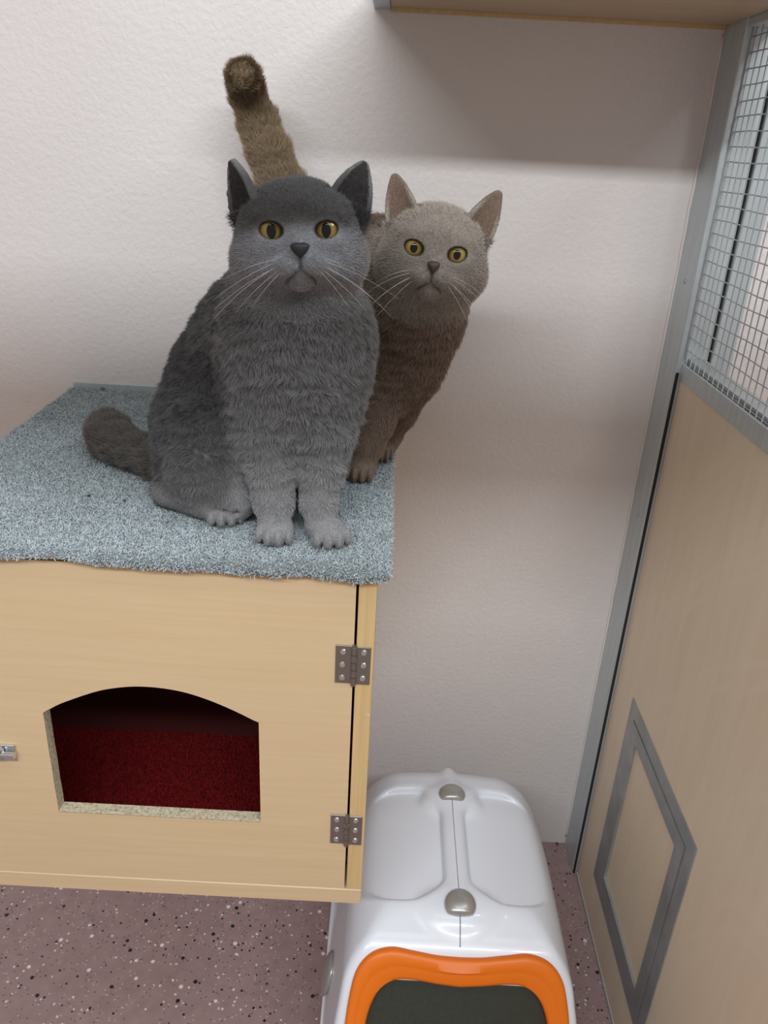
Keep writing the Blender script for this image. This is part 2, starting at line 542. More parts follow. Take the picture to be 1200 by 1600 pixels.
# ------------------------------------------------------------------ signed distance modelling
def vnoise(P, scale, seed=0):
    """smooth value noise in numpy, about -1..1"""
    q = P * scale + 100.0 + seed * 17.3
    i = np.floor(q).astype(np.int64)
    fr = q - i
    w = fr * fr * (3 - 2 * fr)
    def h(ix, iy, iz):
        n = (ix * 73856093) ^ (iy * 19349663) ^ (iz * 83492791) ^ (seed * 2654435)
        n = (n ^ (n >> 13)) * 1274126177
        return ((n & 0xffff) / 32767.5) - 1.0
    r = 0
    for dx in (0, 1):
        for dy in (0, 1):
            for dz in (0, 1):
                ww = (w[..., 0] if dx else 1 - w[..., 0]) * (w[..., 1] if dy else 1 - w[..., 1]) * (w[..., 2] if dz else 1 - w[..., 2])
                r = r + ww * h(i[..., 0] + dx, i[..., 1] + dy, i[..., 2] + dz)
    return r

class Field:
    def __init__(s, lo, hi, vox):
        s.lo, s.vox = np.array(lo, float), vox
        s.n = np.ceil((np.array(hi) - s.lo) / vox).astype(int) + 1
        s.F = np.full(s.n, 1.0, np.float32)
        s.ax = [s.lo[i] + vox * np.arange(s.n[i]) for i in range(3)]
    def block(s, lo, hi):
        a = np.clip(((np.array(lo) - s.lo) / s.vox).astype(int) - 1, 0, s.n - 1)
        b = np.clip(((np.array(hi) - s.lo) / s.vox).astype(int) + 2, 1, s.n)
        sl = tuple(slice(a[i], b[i]) for i in range(3))
        X = s.ax[0][sl[0]][:, None, None]; Y = s.ax[1][sl[1]][None, :, None]; Z = s.ax[2][sl[2]][None, None, :]
        return sl, X, Y, Z
    def union(s, sl, d, k):
        a = s.F[sl]
        if k <= 0:
            s.F[sl] = np.minimum(a, d); return
        h = np.clip(0.5 + 0.5 * (a - d) / k, 0, 1)
        s.F[sl] = a * (1 - h) + d * h - k * h * (1 - h)
    def cut(s, sl, d, k):
        a = s.F[sl]
        d = -d
        h = np.clip(0.5 - 0.5 * (a - d) / k, 0, 1)
        s.F[sl] = a * (1 - h) + d * h + k * h * (1 - h)
    def cone(s, A, B, k=0.01, op='u'):
        a, ra = np.array(A[:3]), A[3]
        b, rb = np.array(B[:3]), B[3]
        m = max(ra, rb) + k + 0.02
        sl, X, Y, Z = s.block(np.minimum(a, b) - m, np.maximum(a, b) + m)
        ab = b - a
        L2 = max(ab.dot(ab), 1e-12)
        h = np.clip(((X - a[0]) * ab[0] + (Y - a[1]) * ab[1] + (Z - a[2]) * ab[2]) / L2, 0, 1)
        d = np.sqrt((X - a[0] - ab[0] * h) ** 2 + (Y - a[1] - ab[1] * h) ** 2 + (Z - a[2] - ab[2] * h) ** 2) - (ra + (rb - ra) * h)
        (s.union if op == 'u' else s.cut)(sl, d, k)
    def chain(s, pts, k=0.01):
        for a, b in zip(pts[:-1], pts[1:]):
            s.cone(a, b, k)
    def ell(s, c, r, M=None, k=0.01, op='u'):
        c = np.array(c[:3]); r = np.array(r)
        m = r.max() + k + 0.02
        sl, X, Y, Z = s.block(c - m, c + m)
        M = np.eye(3) if M is None else M      # rows: local axes in world
        x, y, z = X - c[0], Y - c[1], Z - c[2]
        u = [(M[i][0] * x + M[i][1] * y + M[i][2] * z) / r[i] for i in range(3)]
        kk = np.sqrt(u[0] ** 2 + u[1] ** 2 + u[2] ** 2)
        gg = np.sqrt((u[0] / r[0]) ** 2 + (u[1] / r[1]) ** 2 + (u[2] / r[2]) ** 2) + 1e-9
        d = kk * (kk - 1) / gg
        d = np.maximum(d, -r.min())
        (s.union if op == 'u' else s.cut)(sl, d, k)
    def custom(s, lo, hi, fn, k=0.01, op='u'):
        sl, X, Y, Z = s.block(lo, hi)
        d = fn(X, Y, Z)
        (s.union if op == 'u' else s.cut)(sl, d, k)
    def mesh(s, relax=2):
        F = s.F
        nx, ny, nz = F.shape
        ins = F < 0
        cnt = np.zeros((nx - 1, ny - 1, nz - 1), np.int8)
        for i in (0, 1):
            for j in (0, 1):
                for k in (0, 1):
                    cnt += ins[i:nx - 1 + i, j:ny - 1 + j, k:nz - 1 + k]
        cells = np.argwhere((cnt > 0) & (cnt < 8))
        idx = np.full(cnt.shape, -1, np.int64)
        idx[tuple(cells.T)] = np.arange(len(cells))
        acc = np.zeros((len(cells), 3)); num = np.zeros(len(cells))
        cor = [(i, j, k) for i in (0, 1) for j in (0, 1) for k in (0, 1)]
        val = {c: F[cells[:, 0] + c[0], cells[:, 1] + c[1], cells[:, 2] + c[2]].astype(float) for c in cor}
        for c in cor:
            for ax in range(3):
                if c[ax] == 0:
                    d = list(c); d[ax] = 1; d = tuple(d)
                    a, b = val[c], val[d]
                    m = (a < 0) != (b < 0)
                    tt = np.where(m, a / np.where(m, a - b, 1), 0)
                    p = np.array(c, float)[None, :].repeat(len(cells), 0)
                    p[:, ax] += tt
                    acc[m] += p[m]; num[m] += 1
        V = (cells + acc / num[:, None]) * s.vox + s.lo
        faces = []
        for ax in range(3):
            sl0 = [slice(1, -1)] * 3; sl0[ax] = slice(0, -1)
            sl1 = [slice(1, -1)] * 3; sl1[ax] = slice(1, None)
            a = ins[tuple(sl0)]; b = ins[tuple(sl1)]
            e = np.argwhere(a != b)
            if len(e) == 0: continue
            fl = a[tuple(e.T)]
            off = np.ones(3, int); off[ax] = 0
            e = e + off
            o1, o2 = [(1, 2), (2, 0), (0, 1)][ax]
            def cell(d1, d2):
                q = e.copy(); q[:, o1] -= d1; q[:, o2] -= d2
                return idx[tuple(q.T)]
            q = np.stack([cell(1, 1), cell(0, 1), cell(0, 0), cell(1, 0)], 1)
            q[~fl] = q[~fl][:, ::-1]
            faces.append(q)
        Q = np.concatenate(faces)
        # light relaxation along edges removes the stair look
        E = np.concatenate([Q[:, [0, 1]], Q[:, [1, 2]], Q[:, [2, 3]], Q[:, [3, 0]]])
        for it in range(relax):
            S = np.zeros_like(V); N = np.zeros(len(V))
            for c in range(3):
                S[:, c] = np.bincount(E[:, 0], V[E[:, 1], c], len(V)) + np.bincount(E[:, 1], V[E[:, 0], c], len(V))
            N = np.bincount(E.ravel(), minlength=len(V))
            V = V * 0.5 + 0.5 * S / np.maximum(N, 1)[:, None]
        return V, Q

def np_mesh(name, V, Q, m, parent=None, smooth=True):
    me = bpy.data.meshes.new(name)
    me.vertices.add(len(V))
    me.vertices.foreach_set('co', V.astype(np.float32).ravel())
    me.loops.add(Q.size)
    me.loops.foreach_set('vertex_index', Q.astype(np.int32).ravel())
    me.polygons.add(len(Q))
    me.polygons.foreach_set('loop_start', np.arange(0, Q.size, 4, dtype=np.int32))
    me.update(calc_edges=True)
    me.validate()
    o = link(name, me, m, parent)
    if smooth: me.shade_smooth()
    return o

def sample_surface(V, Q, weight, n):
    """n random points on the quads; weight(points) scales density. Returns points, normals"""
    T = np.concatenate([Q[:, [0, 1, 2]], Q[:, [0, 2, 3]]])
    A, B, Cc = V[T[:, 0]], V[T[:, 1]], V[T[:, 2]]
    N = np.cross(B - A, Cc - A)
    area = np.linalg.norm(N, axis=1) * 0.5
    cen = (A + B + Cc) / 3
    # vertex normals for a smooth direction
    VN = np.zeros_like(V)
    for c in range(3):
        for k in range(3):
            VN[:, c] += np.bincount(T[:, k], N[:, c], len(V))
    VN /= np.linalg.norm(VN, axis=1)[:, None] + 1e-12
    w = area * weight(cen)
    t_ = RNG.choice(len(T), n, p=w / w.sum())
    r1 = np.sqrt(RNG.random(n)); r2 = RNG.random(n)
    a, b, c = 1 - r1, r1 * (1 - r2), r1 * r2
    P = A[t_] * a[:, None] + B[t_] * b[:, None] + Cc[t_] * c[:, None]
    NN = VN[T[t_, 0]] * a[:, None] + VN[T[t_, 1]] * b[:, None] + VN[T[t_, 2]] * c[:, None]
    NN /= np.linalg.norm(NN, axis=1)[:, None] + 1e-12
    return P, NN

def hair_object(name, pts, rad, colors, m, parent):
    """pts: n x k x 3 world points, rad: k radii, colors: n x 3"""
    n, k, _ = pts.shape
    hc = bpy.data.hair_curves.new(name)
    hc.add_curves([k] * n)
    hc.attributes['position'].data.foreach_set('vector', pts.astype(np.float32).ravel())
    ra = hc.attributes.get('radius') or hc.attributes.new('radius', 'FLOAT', 'POINT')
    rr = np.tile(np.array(rad, np.float32), n)
    ra.data.foreach_set('value', rr)
    ca = hc.attributes.new('strand_color', 'FLOAT_COLOR', 'CURVE')
    ca.data.foreach_set('color', np.concatenate([colors, np.ones((n, 1))], 1).astype(np.float32).ravel())
    hc.materials.append(m)
    o = bpy.data.objects.new(name, hc)
    COL.objects.link(o)
    set_parent(o, parent)
    return o

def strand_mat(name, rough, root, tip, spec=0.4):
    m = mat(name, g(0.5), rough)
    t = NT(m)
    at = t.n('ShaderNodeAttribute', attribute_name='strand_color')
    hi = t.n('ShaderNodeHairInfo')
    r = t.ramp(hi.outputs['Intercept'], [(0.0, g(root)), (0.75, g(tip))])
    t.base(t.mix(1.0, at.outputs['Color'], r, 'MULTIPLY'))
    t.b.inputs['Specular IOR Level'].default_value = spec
    return m

# ------------------------------------------------------------------ carpet on the cabinet
def heaped_carpet(name, x0, x1, y0, y1, z_bot, z_top, lip, mat_base, nx, ny, rnd):
    """sheet of carpet with rounded front and right edges; lip(x) = how low the front edge hangs"""
    rows = []
    xs = np.linspace(x0, x1, nx)
    prof = []   # (inset from the front edge, 0=top..1=lowest)
    for a in np.linspace(0, math.pi / 2, 7):
        prof.append((rnd * (1 - math.sin(a)), 1 - math.cos(a) if False else 0, a))
    V = []
    grid = []
    ys = list(np.linspace(y1, y0 + rnd, ny))
    def top(x, y):
        P = np.array([[x, y, 0.3]])
        zz = z_top + 0.0013 * vnoise(P, 14)[0] + 0.0006 * vnoise(P, 60, 3)[0]
        e = (x1 - x) / rnd
        if e < 1:
            zz -= rnd * 0.9 * (1 - math.sqrt(max(0, 1 - (1 - e) ** 2)))
        return zz
    for y in ys:
        grid.append([(x, y, top(x, y)) for x in xs])
    for a in np.linspace(0.25, math.pi / 2, 5):
        grid.append([(x, y0 + rnd * (1 - math.sin(a)) + 0.0012 * math.sin(x * 71), top(x, y0 + rnd) - rnd * 0.8 * (1 - math.cos(a))) for x in xs])
    for s_ in (0.5, 1.0):
        grid.append([(x, y0 + 0.0012 * math.sin(x * 71) + 0.001 * s_, (top(x, y0 + rnd) - rnd * 0.8) * (1 - s_) + lip(x) * s_) for x in xs])
    # underside back to the cabinet top
    grid.append([(x, y0 + 0.008, max(lip(x), z_bot - 0.004) + 0.0006) for x in xs])
    grid.append([(x, 0.72, z_bot) for x in xs])
    grid.append([(x, y1, z_bot) for x in xs])
    R_ = len(grid); C_ = len(xs)
    V = np.array([p for r in grid for p in r], float)
    Q = []
    for r in range(R_ - 1):
        for c in range(C_ - 1):
            Q.append((r * C_ + c, r * C_ + c + 1, (r + 1) * C_ + c + 1, (r + 1) * C_ + c))
    Q = np.array(Q)
    # keep normals pointing up on top
    A, B, D = V[Q[0, 0]], V[Q[0, 1]], V[Q[0, 3]]
    if np.cross(B - A, D - A)[2] < 0: Q = Q[:, ::-1]
    return V, Q, (R_, C_)

ZC = 0.926
m_carpet = mat('blue_grey_carpet_backing', srgb(124, 132, 136), 0.95)
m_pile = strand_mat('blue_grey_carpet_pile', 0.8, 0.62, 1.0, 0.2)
def lipf(x):
    l = 0.9110
    if -0.385 < x < -0.275:
        l += 0.0062 * math.sin((x + 0.385) / 0.11 * math.pi) ** 0.8
    return l + 0.0009 * math.sin(x * 60) + 0.0006 * math.sin(x * 143 + 1) - 0.002 * max(0, min(1, (x + 0.27) / 0.27))
CV, CQ, (cR, cC) = heaped_carpet('carpet', -0.5065, 0.0105, 0.6835, WY - 0.004, 0.9168, ZC - 0.003, lipf, m_carpet, 180, 150, 0.007)
top_faces = len(CQ) - 3 * (cC - 1)
VS = [tuple(p) for p in CV]
cp = np_mesh('carpet', CV, CQ, m_carpet)
# side walls close the sheet
sideV = []
tag(cp, 'blue-grey looped carpet covering the cabinet top, its front edge hanging over', 'carpet')
def carpet_strands(V, Q, n, length, rad, base_rgb, seed, name, parent, m, curl=1.0):
    P, N = sample_surface(V, Q, lambda c: np.ones(len(c)), n)
    d = N + RNG.normal(0, 0.55, P.shape)
    d /= np.linalg.norm(d, axis=1)[:, None]
    c2 = RNG.normal(0, 1, P.shape)
    L = length * RNG.uniform(0.75, 1.2, n)
    cl = vnoise(P, 160, seed)
    pts = np.stack([P - N * 0.001, P + d * L[:, None] * 0.5, P + d * L[:, None] * 0.8 + c2 * (L * 0.28 * curl)[:, None]], 1)
    tone = 1 + 0.20 * vnoise(P, 330, seed + 1) + 0.14 * RNG.normal(0, 1, n) + 0.10 * vnoise(P, 9, seed + 2)
    tone = np.clip(tone, 0.35, 1.7)
    rgb = np.array(base_rgb)[None, :] * tone[:, None]
    rgb[:, 2] *= 1 + 0.03 * RNG.normal(0, 1, n)
    return hair_object(name, pts, rad, np.clip(rgb, 0.003, 0.95), m, parent)
pl = carpet_strands(CV, CQ[:top_faces], 170000, 0.0036, [0.00046, 0.00046, 0.00038], srgb(176, 186, 191)[:3], 21, 'pile', cp, m_pile)
tag(pl, kind='stuff')

# dark red carpet inside the den
m_redpile = strand_mat('dark_red_carpet_pile', 0.8, 0.6, 1.0, 0.2)
rx0, rx1, ry0, ry1 = CX0 + 0.022, CX1 - 0.022, CY + 0.026, 0.947
rcb = MB().box(rx0, rx1, ry0, ry1, 0.4672, 0.4760).build('carpet', m_red)
tag(rcb, 'dark red carpet lining the floor inside the arched cabinet opening', 'carpet')
RV = np.array([(rx0, ry0, .476), (rx1, ry0, .476), (rx1, ry1, .476), (rx0, ry1, .476)]); RQ = np.array([[0, 1, 2, 3]])
pl = carpet_strands(RV, RQ, 60000, 0.0050, [0.0006, 0.0006, 0.0005], srgb(112, 14, 17)[:3], 31, 'pile', rcb, m_redpile)
tag(pl, kind='stuff')

# aluminium strip at the back of the carpet, screwed to the wall
st = empty('wall_strip', (-0.25, WY, 0.9268), 'flat aluminium strip screwed to the wall along the back edge of the carpet', 'strip')
MB().box(-0.5020, -0.0010, WY - 0.0032, WY - 0.0003, 0.9150, 0.9358, 0.0006).build('bar', m_alu, st)
for x_ in (-0.4555, -0.12):
    screw((x_, WY - 0.0032, 0.9268), (0, -1, 0), 0.0042, st, m_steel)
# two dark crumbs lying on the carpet
for i, (c, lab) in enumerate((((-0.2871,0.8020,0.9236), 'dark crumb on the carpet, the one nearer the grey cat'), ((-0.3297,0.8100,0.9262), 'dark crumb on the carpet, the one further left'))):
    o = MB().ball((c[0], c[1], ZC + 0.0022), (0.0022, 0.0012, 0.0010), nu=8, nv=5, shape=lambda p: Vector((p.x + 0.3 * p.y, p.y, p.z))).build('crumb', m_gap, smooth=True)
    tag(o, lab, 'crumb', 'dark crumbs on the blue-grey carpet')

# ------------------------------------------------------------------ cats
def unit(v):
    v = np.array(v, float)
    return v / np.linalg.norm(v)

class Head:
    """local axes: X to the picture's right, Y out of the face, Z up; unit = half the head's width"""
    def __init__(s, c, fwd, roll, hw):
        s.c, s.hw = np.array(c, float), hw
        s.f = unit(fwd)
        up = np.array([0, 0, 1.0])
        r = unit(np.cross(s.f, up)) * -1.0
        if r[0] < 0: r = -r
        u = unit(up - s.f * s.f.dot(up))
        a = math.radians(roll)
        s.r = r * math.cos(a) + u * math.sin(a)
        s.u = u * math.cos(a) - r * math.sin(a)
        s.M = np.array([s.r, s.f, s.u])
    def L(s, x, y, z):
        return s.c + s.hw * (x * s.r + y * s.f + z * s.u)
    def S(s, x, y, z, r):
        return (*s.L(x, y, z), r * s.hw)
    def inv(s, P):
        return (P - s.c) @ s.M.T / s.hw

def ear(F, H, base, tip, normal, w0, th=0.080, curve=0.85):
    B, T = H.L(*base), H.L(*tip)
    v = T - B
    h = np.linalg.norm(v); v = v / h
    n = normal[0] * H.r + normal[1] * H.f + normal[2] * H.u
    n = unit(n - v * n.dot(v))
    u = np.cross(n, v)
    w0 *= H.hw; th *= H.hw; cv = curve / w0 * 0.5
    def fn(X, Y, Z):
        x, y, z = X - B[0], Y - B[1], Z - B[2]
        a = x * u[0] + y * u[1] + z * u[2]
        b = x * v[0] + y * v[1] + z * v[2]
        c = x * n[0] + y * n[1] + z * n[2]
        s_ = np.clip(b / h, -0.4, 1.0)
        w = w0 * (1 - np.clip(s_, 0, 1) ** 1.35) ** 0.72 * (1 + 0.10 * np.sin(np.clip(s_, 0, 1) * math.pi)) + 0.0022
        cc = c - cv * a * a * (1 - 0.35 * np.clip(s_, 0, 1)) + th * 1.2 * (1 - s_) * 0
        t_ = th * (1.25 - 0.6 * np.clip(s_, 0, 1))
        d1 = (np.abs(a) - w) * 0.75
        d2 = (np.abs(cc) - t_) * 0.8
        d3 = b - h
        d4 = -(b + 0.30 * H.hw)
        m = np.maximum(np.maximum(d1, d2), np.maximum(d3, d4))
        return m - 0.0024
    R_ = h + w0 + 0.01
    mid = (B + T) / 2
    F.custom(mid - R_, mid + R_, fn, 0.0035)
    return dict(B=B, T=T, u=u, v=v, n=n, h=h, w=w0, cv=cv)

def head_sdf(F, H, muz=1.0):
    hw = H.hw
    e = lambda c, r, k=0.012, op='u': F.ell(H.L(*c), [q * hw for q in r], H.M, k, op)
    e((0, -0.02, 0.10), (0.84, 0.80, 0.75), 0.03)
    for s_ in (-1, 1):
        e((s_ * 0.49, 0.12, -0.27), (0.55, 0.56, 0.52), 0.016)     # cheeks
        e((s_ * 0.36, 0.40, 0.02), (0.30, 0.30, 0.26), 0.016)      # below the eye
        e((s_ * 0.36, 0.51, 0.30), (0.27, 0.24, 0.12), 0.014)      # brow
    e((0, 0.46, 0.26), (0.36, 0.30, 0.42), 0.02)                   # forehead
    e((0, -0.05, 0.34), (0.68, 0.50, 0.37), 0.03)                  # broad flat crown
    F.cone(H.S(0, 0.56, 0.14, 0.17), H.S(0, 0.82, -0.16, 0.13), 0.012)   # bridge of the nose
    e((0, 0.48, -0.34), (0.44, 0.40, 0.34), 0.012)
    for s_ in (-1, 1):
        e((s_ * 0.18, 0.75, -0.38), (0.25, 0.23, 0.19), 0.0035)  # whisker pads
        e((s_ * 0.36, 0.57, -0.40), (0.23, 0.22, 0.19), 0.007)
    e((0, 0.62, -0.62), (0.20, 0.19, 0.15), 0.004)                 # chin
    # mouth and philtrum
    F.cone(H.S(0, 0.965, -0.28, 0.028), H.S(0, 0.955, -0.42, 0.028), 0.002, 'c')
    for s_ in (-1, 1):
        pts = [(0, 0.94, -0.43), (s_ * 0.09, 0.925, -0.51), (s_ * 0.17, 0.89, -0.575), (s_ * 0.23, 0.85, -0.615)]
        for a, b in zip(pts[:-1], pts[1:]):
            F.cone(H.S(*a, 0.026), H.S(*b, 0.020), 0.002, 'c')
    return

def eye_metric(x, z, s_, ex, ez, w, h):
    dx = x * s_ - ex
    dz = z - ez - 0.10 * dx
    top = dz > 0
    hh = np.where(top, h * 0.90, h)
    return np.sqrt((dx / w) ** 2 + (np.abs(dz) / hh) ** np.where(top, 2.1, 2.0))

def eye_cut(F, H, ex, ez, yc, w, h):
    for s_ in (-1, 1):
        c = H.L(s_ * ex, yc, ez)
        def fn(X, Y, Z):
            P = [X - H.c[0], Y - H.c[1], Z - H.c[2]]
            q = [(H.M[i][0] * P[0] + H.M[i][1] * P[1] + H.M[i][2] * P[2]) / H.hw for i in range(3)]
            d = (eye_metric(q[0], q[2], s_, ex, ez, w, h) - 1) * min(w, h) * H.hw
            return np.maximum(d, (np.abs(q[1] - 0.72) - 0.22) * H.hw)
        F.custom(c - 0.024, c + 0.024, fn, 0.0012, 'c')

def m_eye(name, iris0, iris1, pw, ph):
    m = mat(name, g(0.5), 0.08)
    t = NT(m)
    tc = t.n('ShaderNodeTexCoord')
    sp = t.n('ShaderNodeSeparateXYZ')
    t.l(tc.outputs['Object'], sp.inputs[0])
    def ellipse(w, h):
        a = t.n('ShaderNodeMath', operation='DIVIDE'); a.inputs[1].default_value = w; t.l(sp.outputs['X'], a.inputs[0])
        b = t.n('ShaderNodeMath', operation='DIVIDE'); b.inputs[1].default_value = h; t.l(sp.outputs['Z'], b.inputs[0])
        a2 = t.n('ShaderNodeMath', operation='MULTIPLY'); t.l(a.outputs[0], a2.inputs[0]); t.l(a.outputs[0], a2.inputs[1])
        b2 = t.n('ShaderNodeMath', operation='MULTIPLY'); t.l(b.outputs[0], b2.inputs[0]); t.l(b.outputs[0], b2.inputs[1])
        c = t.n('ShaderNodeMath', operation='ADD'); t.l(a2.outputs[0], c.inputs[0]); t.l(b2.outputs[0], c.inputs[1])
        return t.n_sqrt(c.outputs[0]) if False else c.outputs[0]
    pup = ellipse(pw, ph)
    iris = ellipse(1.0, 1.0)
    ri = t.ramp(iris, [(0.0, iris1), (0.16, iris0), (0.34, iris1), (0.42, srgb(50, 34, 12)), (0.50, srgb(10, 8, 8))])
    col = t.mix(t.ramp(pup, [(0.85, g(0)), (1.0, g(1))]), srgb(5, 5, 6), ri)
    t.base(col)
    t.b.inputs['Specular IOR Level'].default_value = 0.0
    t.b.inputs['Coat Weight'].default_value = 1.0
    t.b.inputs['Coat Roughness'].default_value = 0.06
    return m

def add_eye(H, ex, ez, yc, r, m, parent, s_):
    """eyeball in its own frame so the iris is centred on its local -Y axis; scaled mesh is a unit ball"""
    me = MB().ball((0, 0, 0), (1, 1, 1), nu=40, nv=24)
    o = me.build('eye', m, None, smooth=True)
    pos = H.L(s_ * ex, yc, ez)
    R3 = Matrix((tuple(H.r), tuple(-H.f), tuple(H.u))).transposed()
    # both eyes look straight out of the face
    M4 = R3.to_4x4() @ Matrix.Scale(r * H.hw, 4)
    M4.translation = Vector(pos)
    o.parent = parent
    o.matrix_parent_inverse = Matrix.Identity(4)
    off = Vector((0, 0, 0)); p = parent
    while p is not None:
        off += p.location; p = p.parent
    M4.translation = Vector(pos) - off
    o.matrix_basis = M4
    return o

def add_nose(H, m, parent, w=0.150):
    def shp(p):
        z = p.z / (0.105 * H.hw)
        f = 0.50 + 0.50 * min(1, max(0, (z + 0.9) / 1.3)) ** 0.8
        return Vector((p.x * f, p.y, p.z + abs(p.x) * 0.18 * 1))
    M = Matrix((tuple(H.r), tuple(H.f), tuple(H.u))).transposed()
    b = MB().ball(H.L(0, 0.905, -0.205), (w * H.hw, 0.085 * H.hw, 0.105 * H.hw), M, 28, 18, shp)
    o = b.build('nose', m, parent, smooth=True)
    return o

def add_whisker(H, root, side, ang, length, droop, m, parent):
    """a long tapering hair leaving the whisker pad; ang = angle above horizontal (degrees)"""
    p0 = Vector(H.L(*root))
    r, f, u = Vector(H.r), Vector(H.f), Vector(H.u)
    a = math.radians(ang)
    d = (r * side * math.cos(a) + u * math.sin(a) + f * 0.22).normalized()
    pts = []
    for i in range(9):
        q = i / 8
        pts.append(p0 + d * length * q + Vector((0, 0, -1)) * droop * q * q)
    return MB().tube(pts, lambda q: 0.00017 * (1 - 0.75 * q) + 0.00002, 5).build('whisker', m, parent, smooth=True, fix=False)

def paw(F, c, ang, w, length=1.0):
    """paw with four toes resting on the carpet; c = centre on the ground, ang = heading (deg, -90 = towards the viewer)"""
    a = math.radians(ang)
    fw = np.array([math.cos(a), math.sin(a), 0]); sd = np.array([-fw[1], fw[0], 0])
    c = np.array([c[0], c[1], ZC])
    M = np.array([sd, fw, [0, 0, 1.0]])
    F.ell(c + [0, 0, 0.0125] - fw * w * 0.15, [w * 0.98, w * 0.98 * length, 0.0150], M, 0.006)
    for t_, adv, rr in ((-0.74, 0.30, 0.33), (-0.27, 0.56, 0.35), (0.27, 0.56, 0.35), (0.74, 0.30, 0.33)):
        q = c + sd * w * t_ + fw * w * adv * length
        F.ell(q + [0, 0, 0.0105], [w * rr, w * 0.50, 0.0118], M, 0.0010)
    for t_ in (-0.52, 0.0, 0.52):
        top = c + sd * w * t_ * 0.9 + fw * w * 0.62 + [0, 0, 0.0235]
        fr = c + sd * w * t_ + fw * w * (1.10 if t_ == 0 else 0.98) + [0, 0, 0.004]
        mid = (top + fr) / 2 + fw * 0.0035 + [0, 0, 0.003]
        gr = 0.0016 * w / 0.021
        F.cone((*top, gr * 0.7), (*mid, gr), 0.001, 'c')
        F.cone((*mid, gr), (*fr, gr), 0.001, 'c')
    return c, fw, sd

def toe_lines(c, fw, sd, w, m, parent):
    """the creases between the toes"""
    for t_ in (-0.5, 0.0, 0.5):
        pts = []
        for q in np.linspace(0, 1, 6):
            p = c + sd * w * t_ * (1 + 0.05 * q) + fw * (w * (0.66 + 0.62 * math.sin(q * math.pi / 2))) * (1 if t_ == 0 else 0.93)
            pts.append((p[0], p[1], ZC + 0.019 * math.cos(q * math.pi / 2) + 0.003))
    return

def seg_dist(P, chain):
    best = np.full(len(P), 1e9); dirs = np.zeros_like(P); rad = np.zeros(len(P))
    for A, B in zip(chain[:-1], chain[1:]):
        a, b = np.array(A[:3]), np.array(B[:3])
        ab = b - a
        h = np.clip((P - a) @ ab / ab.dot(ab), 0, 1)
        d = np.linalg.norm(P - a - h[:, None] * ab, axis=1) - (A[3] + (B[3] - A[3]) * h)
        m = d < best
        best[m] = d[m]; dirs[m] = ab / np.linalg.norm(ab)
    return best, dirs

def ss(x, a, b):
    t_ = np.clip((x - a) / (b - a), 0, 1)
    return t_ * t_ * (3 - 2 * t_)

def ear_mask(P, e):
    """how much a point belongs to the ear, and whether it is on the inner (front) face"""
    q = P - e['B']
    b = q @ e['v'] / e['h']; a = q @ e['u']; c = q @ e['n'] - e['cv'] * a * a
    on = (b > 0.02) & (b < 1.3) & (np.abs(a) < e['w'] * 1.5) & (np.abs(c) < e['w'] * np.where(b > 0.3, 1.0, 0.55))
    edge = e['w'] * (1 - np.clip(b, 0, 1) ** 1.35) ** 0.72
    return on, (c > 0) & (np.abs(a) < edge * 0.88), b

